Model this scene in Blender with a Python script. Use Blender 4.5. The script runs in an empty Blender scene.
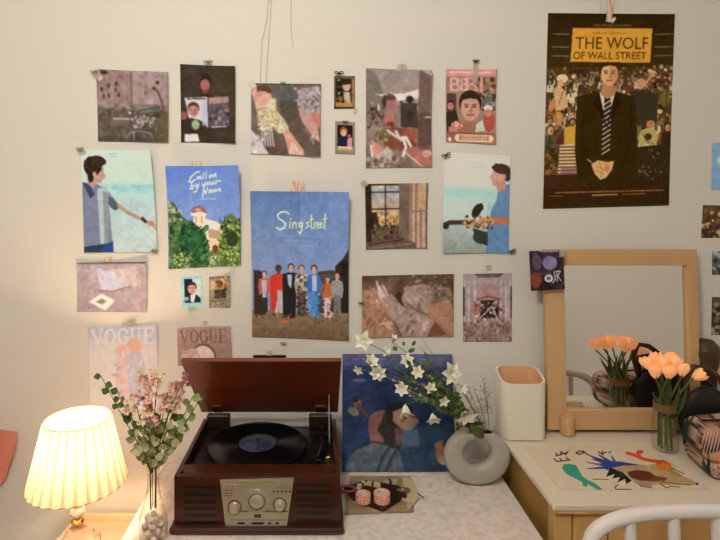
import bpy, math, random
import numpy as np
from mathutils import Vector, Matrix, noise as mnoise
R = random.Random(7)
PI = math.pi
scene = bpy.context.scene
COL = scene.collection
F, CX, CY, CZ, WY = 524.0, 318.0, 198.0, 1.55, 1.60   # focal length, vanishing point, eye height, distance to the wall

def at(px, py, Y):
    "world point seen at a photo pixel at distance Y"
    return Vector(((px-CX)/F*Y, Y, CZ-(py-CY)/F*Y))
def lvl(px, py, dz):
    "world point seen at a photo pixel on the level dz below the eye"
    Y = dz*F/(py-CY)
    return Vector(((px-CX)/F*Y, Y, CZ-dz))
def s2l(c):
    return tuple((x/12.92 if x <= .04045 else ((x+.055)/1.055)**2.4) for x in [v/255 for v in c[:3]])

# ------------------------------------------------------------------ materials
def mat(name, col, rough=.6, metal=0, spec=.5, noise=None, bump=None, emit=None, trans=0, ior=1.45, coat=0, sheen=0, alpha=None):
    m = bpy.data.materials.new(name); m.use_nodes = True
    nt = m.node_tree; b = nt.nodes['Principled BSDF']
    c = (*s2l(col), 1)
    b.inputs['Base Color'].default_value = c
    b.inputs['Roughness'].default_value = rough
    b.inputs['Metallic'].default_value = metal
    b.inputs['Specular IOR Level'].default_value = spec
    b.inputs['Transmission Weight'].default_value = trans
    b.inputs['IOR'].default_value = ior
    b.inputs['Coat Weight'].default_value = coat
    b.inputs['Coat Roughness'].default_value = .15
    b.inputs['Sheen Weight'].default_value = sheen
    tc = nt.nodes.new('ShaderNodeTexCoord')
    if noise:   # (scale xyz, second colour, detail, lo, hi)
        sc, c2, det, lo, hi = noise
        mp = nt.nodes.new('ShaderNodeMapping'); mp.inputs['Scale'].default_value = sc
        nz = nt.nodes.new('ShaderNodeTexNoise'); nz.inputs['Scale'].default_value = 1; nz.inputs['Detail'].default_value = det
        rp = nt.nodes.new('ShaderNodeValToRGB')
        rp.color_ramp.elements[0].position = lo; rp.color_ramp.elements[1].position = hi
        rp.color_ramp.elements[0].color = c; rp.color_ramp.elements[1].color = (*s2l(c2), 1)
        nt.links.new(tc.outputs['Object'], mp.inputs[0]); nt.links.new(mp.outputs[0], nz.inputs['Vector'])
        nt.links.new(nz.outputs['Fac'], rp.inputs[0]); nt.links.new(rp.outputs[0], b.inputs['Base Color'])
    if bump:    # (scale, strength, distance)
        sc, st, di = bump
        mp = nt.nodes.new('ShaderNodeMapping'); mp.inputs['Scale'].default_value = sc
        nz = nt.nodes.new('ShaderNodeTexNoise'); nz.inputs['Scale'].default_value = 1; nz.inputs['Detail'].default_value = 4
        bp = nt.nodes.new('ShaderNodeBump'); bp.inputs['Strength'].default_value = st; bp.inputs['Distance'].default_value = di
        nt.links.new(tc.outputs['Object'], mp.inputs[0]); nt.links.new(mp.outputs[0], nz.inputs['Vector'])
        nt.links.new(nz.outputs['Fac'], bp.inputs['Height']); nt.links.new(bp.outputs[0], b.inputs['Normal'])
    if emit:
        b.inputs['Emission Color'].default_value = (*s2l(emit[0]), 1)
        b.inputs['Emission Strength'].default_value = emit[1]
    if alpha is not None: b.inputs['Alpha'].default_value = alpha
    return m

def print_mat(name, rough=.5, spec=.3):
    m = mat(name, (255,255,255), rough, spec=spec)
    nt = m.node_tree; b = nt.nodes['Principled BSDF']
    a = nt.nodes.new('ShaderNodeVertexColor'); a.layer_name = 'ink'
    nt.links.new(a.outputs['Color'], b.inputs['Base Color'])
    return m

# ------------------------------------------------------------------ mesh builder
ORG = {}   # world origin of each object
def tag(o, label=None, cat=None, group=None, kind=None):
    if label: o['label'] = label
    if cat: o['category'] = cat
    if group: o['group'] = group
    if kind: o['kind'] = kind
    return o
def thing(name, label, cat, loc, group=None):
    o = bpy.data.objects.new(name, None); COL.objects.link(o)
    o.empty_display_size = .03
    o.location = loc; ORG[o] = Vector(loc)
    return tag(o, label, cat, group)

class MB:
    def __init__(s): s.v = []; s.f = []
    def add(s, vs, fs):
        n = len(s.v); s.v += [Vector(p) for p in vs]; s.f += [tuple(i+n for i in f) for f in fs]; return s
    def box(s, a, b, rz=0, bev=0):
        (x0,y0,z0),(x1,y1,z1) = a, b
        if bev:
            # chamfered box: three nested rectangles joined
            e = bev
            def ring(dx, z):
                return [(x0+dx+e,y0+dx,z),(x1-dx-e,y0+dx,z),(x1-dx,y0+dx+e,z),(x1-dx,y1-dx-e,z),(x1-dx-e,y1-dx,z),(x0+dx+e,y1-dx,z),(x0+dx,y1-dx-e,z),(x0+dx,y0+dx+e,z)]
            rs = [ring(e*.6,z0), ring(0,z0+e), ring(0,z1-e), ring(e*.6,z1)]
            vs = [p for r in rs for p in r]; fs = []
            for k in range(3):
                for i in range(8):
                    j = (i+1)%8; fs.append((k*8+i,k*8+j,k*8+8+j,k*8+8+i))
            fs.append(tuple(range(7,-1,-1))); fs.append(tuple(range(24,32)))
        else:
            vs = [(x0,y0,z0),(x1,y0,z0),(x1,y1,z0),(x0,y1,z0),(x0,y0,z1),(x1,y0,z1),(x1,y1,z1),(x0,y1,z1)]
            fs = [(0,3,2,1),(4,5,6,7),(0,1,5,4),(1,2,6,5),(2,3,7,6),(3,0,4,7)]
        if rz:
            c = Vector(((x0+x1)/2,(y0+y1)/2,0)); M = Matrix.Rotation(rz,3,'Z')
            vs = [M@(Vector(p)-c)+c for p in vs]
        return s.add(vs, fs)
    def tube(s, pts, r, n=8, caps=True):
        pts = [Vector(p) for p in pts]
        rr = r if isinstance(r, (list,tuple)) else [r]*len(pts)
        up = Vector((0,0,1)); prev = None; vs = []; m = len(pts)
        for i, p in enumerate(pts):
            t = (pts[min(i+1,m-1)]-pts[max(i-1,0)])
            if t.length < 1e-9: t = Vector((0,0,1))
            t.normalize()
            if prev is None:
                a = t.cross(up)
                if a.length < .01: a = t.cross(Vector((1,0,0)))
            else:
                a = prev - t*prev.dot(t)
                if a.length < 1e-6: a = t.cross(up)
            a.normalize(); prev = a; b = t.cross(a)
            for k in range(n):
                an = 2*PI*k/n
                vs.append(p + (a*math.cos(an)+b*math.sin(an))*rr[i])
        fs = [(i*n+k, i*n+(k+1)%n, (i+1)*n+(k+1)%n, (i+1)*n+k) for i in range(m-1) for k in range(n)]
        if caps: fs += [tuple(range(n-1,-1,-1)), tuple((m-1)*n+k for k in range(n))]
        return s.add(vs, fs)
    def lathe(s, prof, c, n=24, M=None, star=0, ns=0, close=False):
        c = Vector(c); vs = []
        for r, z in prof:
            for k in range(n):
                a = 2*PI*k/n
                q = r*(1+star*math.cos(ns*a))
                p = Vector((q*math.cos(a), q*math.sin(a), z))
                vs.append(c + (M@p if M else p))
        m = len(prof)
        fs = [(i*n+k, i*n+(k+1)%n, (i+1)*n+(k+1)%n, (i+1)*n+k) for i in range(m-1) for k in range(n)]
        if close: fs += [((m-1)*n+k, (m-1)*n+(k+1)%n, (k+1)%n, k) for k in range(n)]
        else:
            if prof[0][0] > 1e-6: fs.append(tuple(range(n-1,-1,-1)))
            if prof[-1][0] > 1e-6: fs.append(tuple((m-1)*n+k for k in range(n)))
        return s.add(vs, fs)
    def shell(s, prof, c, n=24, th=.002):
        "open lathe with wall thickness (vase): prof outer bottom to top"
        inner = [(max(r-th,0.0005), z+(th if i == 0 else 0)) for i, (r,z) in enumerate(prof)][::-1]
        return s.lathe([(0.0002,prof[0][1])]+list(prof)+inner+[(0.0002,inner[-1][1])], c, n)
    def ball(s, c, r, n=10, m=7, M=None, wob=0, seed=0):
        c = Vector(c); rx,ry,rz = r if isinstance(r,(tuple,list)) else (r,r,r); vs = []
        for j in range(m+1):
            th = PI*j/m
            for k in range(n):
                a = 2*PI*k/n
                p = Vector((rx*math.sin(th)*math.cos(a), ry*math.sin(th)*math.sin(a), -rz*math.cos(th)))
                if wob: p *= 1+wob*mnoise.noise(p*(1.6/max(rx,ry,rz))+Vector((seed*3.1,seed,0)))
                vs.append(c+(M@p if M else p))
        fs = [(j*n+k, j*n+(k+1)%n, (j+1)*n+(k+1)%n, (j+1)*n+k) for j in range(m) for k in range(n)]
        return s.add(vs, fs)
    def grid(s, fn, nu, nv):
        vs = [fn(i/nu, j/nv) for j in range(nv+1) for i in range(nu+1)]
        fs = [(j*(nu+1)+i, j*(nu+1)+i+1, (j+1)*(nu+1)+i+1, (j+1)*(nu+1)+i) for j in range(nv) for i in range(nu)]
        return s.add(vs, fs)
    def leaf(s, base, tip, w, nrm, bend=.15, cup=.15, sharp=1.0, nu=2, nv=5):
        base, tip = Vector(base), Vector(tip); d = tip-base; L = d.length
        side = d.cross(Vector(nrm))
        if side.length < 1e-6: side = d.cross(Vector((.3,.5,.8)))
        side.normalize(); up = side.cross(d).normalized()
        def fn(u, v):
            t = (u-.5)*2
            prof = math.sin(PI*min(v**sharp*.97+.02,1))
            return base + d*v + side*(t*w*.5*prof) + up*(bend*L*math.sin(PI*v) + cup*w*t*t*prof)
        return s.grid(fn, nu, nv)
    def prism(s, poly, y0, y1):
        "polygon in xz extruded in y"
        n = len(poly)
        vs = [(x,y0,z) for x,z in poly]+[(x,y1,z) for x,z in poly]
        fs = [tuple(range(n)), tuple(range(2*n-1,n-1,-1))]+[(i,i+n,(i+1)%n+n,(i+1)%n) for i in range(n)]
        return s.add(vs, fs)
    def build(s, name, m, parent=None, loc=None, smooth=True, label=None, bevel=0):
        me = bpy.data.meshes.new(name)
        if parent: org = ORG[parent]
        elif loc is not None: org = Vector(loc)
        else:
            xs = [p.x for p in s.v]; ys = [p.y for p in s.v]
            org = Vector(((min(xs)+max(xs))/2, (min(ys)+max(ys))/2, min(p.z for p in s.v)))
        me.from_pydata([p-org for p in s.v], [], s.f)
        me.validate(); me.update()
        if smooth:
            me.polygons.foreach_set('use_smooth', [True]*len(me.polygons))
            try: me.set_sharp_from_angle(angle=math.radians(38))
            except Exception: pass
        me.materials.append(m)
        o = bpy.data.objects.new(name, me); COL.objects.link(o)
        ORG[o] = org.copy()
        if parent: o.parent = parent
        else: o.location = org
        if label: o['label'] = label
        if bevel:
            md = o.modifiers.new('bevel', 'BEVEL'); md.width = bevel; md.segments = 2; md.limit_method = 'ANGLE'
        return o

# ------------------------------------------------------------------ painter: prints are fine sheets whose points carry the ink colour
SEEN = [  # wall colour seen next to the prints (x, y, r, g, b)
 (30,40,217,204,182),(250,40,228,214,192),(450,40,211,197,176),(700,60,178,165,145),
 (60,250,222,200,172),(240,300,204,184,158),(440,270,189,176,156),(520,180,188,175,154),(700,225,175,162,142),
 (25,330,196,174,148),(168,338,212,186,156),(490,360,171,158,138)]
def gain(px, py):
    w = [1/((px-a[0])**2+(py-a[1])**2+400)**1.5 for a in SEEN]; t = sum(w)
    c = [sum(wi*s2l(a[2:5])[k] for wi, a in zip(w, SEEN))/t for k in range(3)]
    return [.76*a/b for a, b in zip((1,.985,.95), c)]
class Art:
    def __init__(s, PX, PY, bg):
        s.X = PX.ravel(); s.Y = PY.ravel(); s.C = np.zeros((s.X.size, 3)); s.C[:] = bg
        s.rng = np.random.default_rng(int(abs(s.X[0])*7+abs(s.Y[0])*13) % 99999)
        s.soft = .35
    def mix(s, m, col):
        m = m[:, None]; s.C = s.C*(1-m)+np.array(col, float)*m; return s
    def E(s, cx, cy, rx, ry, col, rot=0, a=1):
        x = s.X-cx; y = s.Y-cy
        r0 = max(rx, ry)+1; k = np.where((abs(x) < r0) & (abs(y) < r0))[0]
        if k.size == 0: return s
        x = x[k]; y = y[k]
        if rot:
            c, n = math.cos(math.radians(rot)), math.sin(math.radians(rot)); x, y = x*c+y*n, -x*n+y*c
        d = np.sqrt((x/rx)**2+(y/ry)**2)
        m = np.clip((1-d)*min(rx, ry)/s.soft+.5, 0, 1)[:, None]*a
        s.C[k] = s.C[k]*(1-m)+np.array(col, float)*m; return s
    def P(s, pts, col, a=1):
        xs = [p[0] for p in pts]; ys = [p[1] for p in pts]
        k = np.where((s.X > min(xs)-.1) & (s.X < max(xs)+.1) & (s.Y > min(ys)-.1) & (s.Y < max(ys)+.1))[0]
        if k.size == 0: return s
        x = s.X[k]; y = s.Y[k]; ins = np.zeros(k.size, bool); n = len(pts)
        for i in range(n):
            x0, y0 = pts[i]; x1, y1 = pts[(i+1) % n]
            if y0 == y1: continue
            c = ((y0 > y) != (y1 > y)) & (x < (x1-x0)*(y-y0)/(y1-y0)+x0); ins ^= c
        kk = k[ins]; s.C[kk] = s.C[kk]*(1-a)+np.array(col, float)*a; return s
    def B(s, x0, y0, x1, y1, col, a=1): return s.P([(x0,y0),(x1,y0),(x1,y1),(x0,y1)], col, a)
    def L(s, pts, w, col, a=1):
        for (x0,y0), (x1,y1) in zip(pts[:-1], pts[1:]):
            k = np.where((s.X > min(x0,x1)-w-1) & (s.X < max(x0,x1)+w+1) & (s.Y > min(y0,y1)-w-1) & (s.Y < max(y0,y1)+w+1))[0]
            if k.size == 0: continue
            dx, dy = x1-x0, y1-y0; L2 = dx*dx+dy*dy+1e-9
            t = np.clip(((s.X[k]-x0)*dx+(s.Y[k]-y0)*dy)/L2, 0, 1)
            d = np.hypot(s.X[k]-x0-t*dx, s.Y[k]-y0-t*dy)
            m = np.clip((w/2-d)/s.soft+.5, 0, 1)[:, None]*a
            s.C[k] = s.C[k]*(1-m)+np.array(col, float)*m
        return s
    def grad(s, c0, c1, y0, y1, x=False, box=None):
        q = s.X if x else s.Y
        t = np.clip((q-y0)/(y1-y0), 0, 1)[:, None]
        c = np.array(c0, float)*(1-t)+np.array(c1, float)*t
        if box: k = (s.X >= box[0]) & (s.X <= box[2]) & (s.Y >= box[1]) & (s.Y <= box[3]); s.C[k] = c[k]
        else: s.C = c
        return s
    def N(s, box, cell, amt, n=2):
        "blotchy tonal variation of the print"
        k = np.where((s.X >= box[0]) & (s.X <= box[2]) & (s.Y >= box[1]) & (s.Y <= box[3]))[0]
        tot = np.zeros((k.size, 3))
        for o in range(n):
            ce = cell/(2**o); gx = int((box[2]-box[0])/ce)+3; gy = int((box[3]-box[1])/ce)+3
            g = s.rng.normal(0, 1, (gy, gx, 1))*.9+s.rng.normal(0, 1, (gy, gx, 3))*.12
            u = (s.X[k]-box[0])/ce; v = (s.Y[k]-box[1])/ce; i = u.astype(int); j = v.astype(int); fu = (u-i)[:, None]; fv = (v-j)[:, None]
            tot += (g[j, i]*(1-fu)*(1-fv)+g[j, i+1]*fu*(1-fv)+g[j+1, i]*(1-fu)*fv+g[j+1, i+1]*fu*fv)/(1.4**o)
        s.C[k] = s.C[k]+tot*amt; return s
    def scat(s, box, n, r, cols, asp=1.0, a=.9, mask=None):
        for _ in range(n):
            x = s.rng.uniform(box[0], box[2]); y = s.rng.uniform(box[1], box[3])
            if mask and not mask(x, y): continue
            q = s.rng.uniform(r[0], r[1]); c = cols[int(s.rng.integers(len(cols)))]
            c = np.array(c)*s.rng.uniform(.8, 1.15)
            s.E(x, y, q, q*asp, c, s.rng.uniform(0, 180), a)
        return s
    def T(s, txt, x0, y0, x1, y1, col, a=1, shear=0):
        cu = bpy.data.curves.new('t', 'FONT'); cu.body = txt; cu.resolution_u = 3
        o = bpy.data.objects.new('t', cu); COL.objects.link(o)
        dg = bpy.context.evaluated_depsgraph_get(); dg.update()
        me = o.evaluated_get(dg).to_mesh(); me.calc_loop_triangles()
        V = np.array([(v.co.x+shear*v.co.y, v.co.y) for v in me.vertices]); T = [tuple(t.vertices) for t in me.loop_triangles]
        o.to_mesh_clear() if False else None
        bpy.data.objects.remove(o); bpy.data.curves.remove(cu)
        mn = V.min(0); mx = V.max(0)
        U = np.stack([x0+(V[:,0]-mn[0])/(mx[0]-mn[0])*(x1-x0), y1-(V[:,1]-mn[1])/(mx[1]-mn[1])*(y1-y0)], 1)
        for t in T: s.P([tuple(U[i]) for i in t], col, a)
        return s

def person(A, x, yt, h, top, legs, skin=(200,150,125), hair=(50,35,28), w=None, arms=True):
    "a small standing figure printed on a poster: x centre, yt top of head, h height"
    w = w or h*.22; hd = h*.065
    A.P([(x-w*.32,yt+h*.48),(x+w*.32,yt+h*.48),(x+w*.38,yt+h*.97),(x+w*.06,yt+h*.97),(x,yt+h*.6),(x-w*.06,yt+h*.97),(x-w*.38,yt+h*.97)], legs)
    A.P([(x-w*.5,yt+h*.19),(x-w*.12,yt+h*.15),(x+w*.12,yt+h*.15),(x+w*.5,yt+h*.19),(x+w*.42,yt+h*.5),(x-w*.42,yt+h*.5)], top)
    if arms:
        A.L([(x-w*.48,yt+h*.2),(x-w*.58,yt+h*.38),(x-w*.45,yt+h*.52)], w*.2, top); A.L([(x+w*.48,yt+h*.2),(x+w*.58,yt+h*.38),(x+w*.45,yt+h*.52)], w*.2, top)
        A.E(x-w*.45, yt+h*.54, w*.1, w*.1, skin); A.E(x+w*.45, yt+h*.54, w*.1, w*.1, skin)
    A.B(x-hd*.4, yt+h*.1, x+hd*.4, yt+h*.17, skin)
    A.E(x, yt+hd*.8, hd*.98, hd*1.05, hair); A.E(x, yt+hd*1.15, hd*.72, hd*1.0, skin)
def crowd(A, box, n, r0, r1, tops):
    "many small half figures, the nearer ones larger"
    P_ = sorted([(A.rng.uniform(box[1], box[3]), A.rng.uniform(box[0], box[2])) for _ in range(n)])
    for y, x in P_:
        f = (y-box[1])/(box[3]-box[1]); r = r0+(r1-r0)*f*A.rng.uniform(.8, 1.15); c = np.array(tops[int(A.rng.integers(len(tops)))])*A.rng.uniform(.75, 1.1)
        t = A.rng.uniform(-.6, .6)*r; s = np.array((178,128,84))*A.rng.uniform(.7, 1.12)
        A.P([(x-r*1.9,y+r*5),(x-r*1.5,y+r*1.4),(x,y+r*.9),(x+r*1.5,y+r*1.4),(x+r*1.9,y+r*5)], c)
        A.L([(x+r*1.2,y+r*1.8),(x+r*2.4,y+r*.2+t),(x+r*2.2,y-r*1.2+t)], r*.8, c); A.E(x+r*2.2, y-r*1.4+t, r*.45, r*.5, s)
        A.L([(x-r*.2,y+r*1.2),(x,y+r*2.6)], r*.5, (60,44,30))
        A.E(x, y-r*.25, r*.95, r*1.05, np.array((46,32,18))*A.rng.uniform(.7, 2.0)); A.E(x+t*.2, y+r*.15, r*.72, r*.95, s); A.E(x+t*.2+r*.25, y+r*.2, r*.3, r*.6, s*.75)
def face(A, x, y, r, skin, hair, turn=0, eyes=True):
    "frontal portrait head of half-height r"
    dk = [c*.72 for c in skin]; lt = [min(255, c*1.1) for c in skin]
    A.E(x, y-r*.28, r*.86, r*.92, hair); A.E(x+turn*r*.08, y+r*.1, r*.72, r*.92, skin)
    A.E(x-r*.3+turn*r*.1, y+r*.1, r*.36, r*.6, lt, a=.5)
    A.P([(x-r*.75,y-r*.35),(x-r*.7,y-r*.85),(x,y-r*1.12),(x+r*.7,y-r*.85),(x+r*.78,y-r*.3),(x+r*.5,y-r*.55),(x,y-r*.62),(x-r*.55,y-r*.5)], hair)
    if eyes:
        for sx in (-1, 1):
            A.L([(x+sx*r*.46,y-r*.18),(x+sx*r*.14,y-r*.15)], r*.10, [(a_*.8+b_*.5)*.8 for a_, b_ in zip(hair, skin)]); A.E(x+sx*r*.3, y+r*.0, r*.14, r*.08, [c*.45 for c in skin])
        A.L([(x+r*.03,y+r*.0),(x+r*.09,y+r*.34),(x-r*.06,y+r*.36)], r*.09, dk); A.L([(x-r*.24,y+r*.6),(x+r*.24,y+r*.58)], r*.13, (150,80,75))

PRM = {}
def develop(C, k, passes, rng, amt):
    "soft photographic finish: slight blur, then tonal mottling and grain"
    H, W = C.shape[:2]
    def up(cell):
        gy, gx = int(H/cell)+3, int(W/cell)+3; g = rng.normal(0, 1, (gy, gx, 1))+rng.normal(0, .12, (gy, gx, 3))
        v = np.arange(H)/cell; u = np.arange(W)/cell; j = v.astype(int); i = u.astype(int); fv = (v-j)[:, None, None]; fu = (u-i)[None, :, None]
        return g[j][:, i]*(1-fv)*(1-fu)+g[j][:, i+1]*(1-fv)*fu+g[j+1][:, i]*fv*(1-fu)+g[j+1][:, i+1]*fv*fu
    lum = C.mean(2, keepdims=True)
    C = C+np.array([-5., -11., -19.])*np.clip(1-lum/200, 0, 1)**1.5   # warm dark printing ink
    C = C+amt*(up(6*k)*.035+up(2.6*k)*.06+up(1.3*k)*.05)*(lum*.6+30)*(.45+.55*(lum < 190))
    for _ in range(passes):
        P = np.pad(C, ((1,1),(0,0),(0,0)), 'edge'); C = (P[:-2]+2*P[1:-1]+P[2:])/4
        P = np.pad(C, ((0,0),(1,1),(0,0)), 'edge'); C = (P[:, :-2]+2*P[:, 1:-1]+P[:, 2:])/4
    return C
def sheet(name, box, quad, paint, label, cat, k=2.0, curl=(0,0,0,0), base=.0003, bow=0, mat_=None, Y0=None, group=None, thick=.0003):
    """a printed paper sheet on the wall. quad: TL TR BR BL pixels; curl: lift of the corners TL TR BR BL in metres"""
    Y0 = Y0 or WY
    x0, y0, x1, y1 = box
    nu = max(4, int((x1-x0)*k)); nv = max(4, int((y1-y0)*k))
    u = np.linspace(0, 1, nu+1); v = np.linspace(0, 1, nv+1); U, Vv = np.meshgrid(u, v)
    A = Art(x0+U*(x1-x0), y0+Vv*(y1-y0), (128,128,128)); paint(A)
    C = develop(A.C.reshape(nv+1, nu+1, 3), k, 3 if 'photo' in name else 2, A.rng, 1.0 if 'photo' in name else .55).reshape(-1, 3)
    C = np.clip(C, 0, 255)/255
    Cl = np.where(C <= .04045, C/12.92, ((C+.055)/1.055)**2.4)
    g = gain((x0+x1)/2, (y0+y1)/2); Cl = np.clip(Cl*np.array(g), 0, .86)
    q = [at(p[0], p[1], Y0-base-c) for p, c in zip(quad, curl)]
    Q = [np.array(p) for p in q]
    w = [((1-U)*(1-Vv)), U*(1-Vv), U*Vv, (1-U)*Vv]
    P = sum(wi[..., None]*Qi for wi, Qi in zip(w, Q))
    lift = base + bow*np.sin(PI*Vv) + sum(c*np.clip(wi*1.0, 0, 1)**2.2 for c, wi in zip(curl, w))
    P[..., 1] = Y0-lift
    # front sheet and a paper back a hair behind it, joined round the rim
    Pf = P.reshape(-1, 3); Pb = Pf.copy(); Pb[:, 1] += thick; n = Pf.shape[0]
    idx = np.arange(n).reshape(nv+1, nu+1)
    fq = np.stack([idx[:-1,:-1], idx[1:,:-1], idx[1:,1:], idx[:-1,1:]], -1).reshape(-1, 4)
    rim = np.concatenate([idx[0,:], idx[1:,-1], idx[-1,-2::-1], idx[-2:0:-1,0]])
    back = [int(n+i) for i in range(len(rim))]
    Bv = Pb[rim]; co = np.concatenate([Pf, Bv])
    org = Vector(co.mean(0)); org.z = co[:, 2].min()
    co = co-np.array(org)
    m_ = len(rim); sq = np.array([[rim[i], rim[(i+1) % m_], n+(i+1) % m_, n+i] for i in range(m_)])
    allq = np.concatenate([fq, sq])
    me = bpy.data.meshes.new(name)
    me.vertices.add(co.shape[0]); me.vertices.foreach_set('co', co.ravel())
    me.loops.add(allq.size); me.loops.foreach_set('vertex_index', allq.ravel().astype(np.int32))
    me.polygons.add(allq.shape[0]); me.polygons.foreach_set('loop_start', np.arange(0, allq.size, 4, dtype=np.int32))
    me.polygons.foreach_set('use_smooth', [True]*allq.shape[0])
    me.update(calc_edges=True)
    at_ = me.color_attributes.new('ink', 'FLOAT_COLOR', 'POINT')
    cc = np.concatenate([np.concatenate([Cl, np.ones((n, 1))], 1), np.tile([.6,.58,.54,1], (m_, 1))])
    at_.data.foreach_set('color', cc.ravel())
    me.materials.append(mat_ or PRM['p'])
    o = bpy.data.objects.new(name, me); COL.objects.link(o); o.location = org; ORG[o] = org
    tag(o, label, cat, group)
    return o
LAMP_W = 27; AMB_S = 97; AMB_C = (255,249,234)
# ================================================================== prints on the wall
PRM['p'] = print_mat('paper_print', .6, .12)
PRM['g'] = print_mat('glossy_print', .35, .3)
M_TAPE = mat('clear_tape', (236,228,214), .35, trans=.6, alpha=.75)
M_WASHI = mat('patterned_tape', (232,208,184), .6, noise=((160,160,20), (205,160,150), 1, .45, .55))
M_STRIPE = mat('striped_tape', (235,225,205), .6, noise=((260,2,1), (205,190,160), 1, .4, .6))
M_PIN = mat('pin_dark', (40,44,42), .35)
M_PINT = mat('pin_teal', (70,120,110), .35)
M_PING = mat('pin_grey', (120,124,112), .3)

def tape(par, px, py, w, h, m, rot=0, off=.006, name='tape', label=None):
    c = at(px, py, WY-off); k = (WY-off)/F; mb = MB()
    mb.box((-w*k/2,-.0004,-h*k/2),(w*k/2,.0004,h*k/2))
    if off < .02: mb.box((-w*k*.15,.0004,h*k*.25),(w*k*.15,off+.0002,h*k*.45))   # the stuck end reaches the wall
    M = Matrix.Rotation(math.radians(-rot),3,'Y')
    mb.v = [M@p+c for p in mb.v]
    return mb.build(name, m, par, smooth=False, label=label)
def bow(par, px, py, s, m, off=.010, rot=0):
    "push pin dressed with a tiny bow: two loops, a knot and two tails"
    c = at(px, py, WY-off); k = s*(WY-off)/F; mb = MB(); M = Matrix.Rotation(math.radians(-rot),3,'Y')
    for sx in (-1,1):
        mb.tube([(0,0,0),(sx*k*.5,-.002,k*.35),(sx*k,-.003,k*.15),(sx*k*.8,-.002,-k*.2),(0,0,0)], k*.13, 5)
        mb.tube([(0,0,0),(sx*k*.25,-.001,-k*.45),(sx*k*.55,0,-k*.8)], k*.1, 5)
    mb.ball((0,-.002,0), k*.24, 8, 5)
    mb.tube([(0,0,0),(0,off,0)], k*.08, 5)
    mb.v = [M@p+c for p in mb.v]
    return mb.build('pin', m, par)

SK = (205,150,122)
# ---- 1 grey room photo, top left
def a(A):
    A.grad((150,122,112),(112,96,88),70,142)
    A.B(96,110,168,142,(92,80,72)); A.B(97,70,130,108,(152,124,114)); A.B(132,70,168,104,(158,134,126))
    A.B(130.5,72,132.5,108,(118,92,84)); A.B(127,74,128,104,(128,100,92))
    for x,y in [(101,90),(108,86),(103,97),(108,96),(116,84),(115,90),(118,95)]: A.E(x,y,1.6,2.6,(92,66,60))
    A.B(115,75,124,79,(150,100,96)); A.E(104,73,4,2,(60,50,44)); A.E(99,78,3,3.5,(205,180,168))
    A.N((96,70,169,142),5,6); A.N((96,104,169,142),3,10)
    A.L([(164,110),(162,100),(158,90),(155,88)],2.2,(110,78,68)); A.E(158,81,2,1.6,(60,40,36)); A.E(154,87,2,1.5,(80,52,46)); A.E(146,86,2,1.6,(140,110,100)); A.E(146,92,2,1.6,(130,96,88))
    A.scat((96,106,138,116),50,(.8,2.2),[(150,130,118),(80,66,60),(120,100,92)],.5)
    A.E(145,109,6,3.4,(118,120,112)); A.E(156,109,5,3.6,(88,92,80)); A.L([(140,110),(160,106)],1,(60,60,52)); A.E(157,116,4,5,(66,58,50))
    A.B(110,120,126,126,(118,96,86)); A.L([(112,119),(128,119)],1.2,(205,190,172)); A.E(129,113,1.2,1.2,(225,215,200))
    A.E(140,122,4,4,(165,145,136)); A.E(151,122,4,3.4,(150,134,120)); A.scat((128,116,156,128),40,(.7,1.8),[(170,150,138),(90,76,66)])
    A.P([(157,118),(168,112),(169,142),(156,142)],(96,84,62)); A.L([(124,142),(128,134),(138,131),(150,133),(155,142)],1.6,(132,118,110)); A.L([(133,131),(133,142)],1.4,(150,136,126)); A.L([(143,131),(144,142)],1.2,(120,104,96))
    A.B(96,139,168,143,(70,58,52),.5)
o = sheet('photo_print',(96,70,169,142),[(96,69),(168,72),(168,142),(98,141)],a,'square faded photo of a cluttered grey-pink room, the upper leftmost print on the wall','photo print',curl=(.0,.008,.012,.006))
tape(o,96,74,8,9,M_TAPE,20,.004); bow(o,94,72,3.5,M_PING)
# ---- 2 reader with magazine
def a(A):
    A.grad((64,54,46),(58,48,40),64,143); A.N((180,64,236,143),10,5); A.B(214,64,236,110,(72,60,44),.6)
    A.E(206,80,6,8,(60,34,34)); A.E(205,84,4.6,6.5,(175,105,98)); A.L([(203,86),(207,86)],.8,(120,60,60)); A.P([(200,80),(206,73),(211,80),(206,78)],(52,30,32)); A.B(203,89,208,96,(120,70,62)); A.P([(196,98),(203,93),(209,93),(218,100),(218,105),(196,104)],(48,40,36))
    A.P([(184,98),(207,96),(208,128),(190,128)],(214,200,192)); face(A,193,110,7,(190,128,112),(70,50,44)); A.P([(182,122),(190,118),(199,120),(206,124),(207,128),(184,130)],(52,46,40)); A.E(195,125,4,5,(160,170,130)); A.L([(187,99),(190,99)],1.5,(90,60,60)); A.L([(192,98.5),(205,98)],1.6,(80,70,72))
    A.B(202,100,207,126,(178,182,200),.7); A.P([(208,97),(229,95),(230,126),(209,128)],(92,80,88)); A.P([(209,97),(229,95),(229,101),(209,104)],(170,130,118))
    A.scat((210,104,229,125),50,(.8,2.4),[(120,100,104),(60,50,66),(150,120,110)],.6); A.L([(212,127),(226,126)],1.4,(190,175,172)); A.E(183,116,3.4,4.5,(150,90,84))
    A.P([(184,135),(197,134),(199,142),(184,143)],(226,214,205))
o = sheet('photo_print',(180,64,236,143),[(180,64),(235,66),(235,143),(181,142)],a,'tall dark photo of someone reading an open magazine, held by a grey bow pin','photo print',curl=(.004,.010,.012,.004))
bow(o,208,62,4.5,M_PING)
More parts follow.
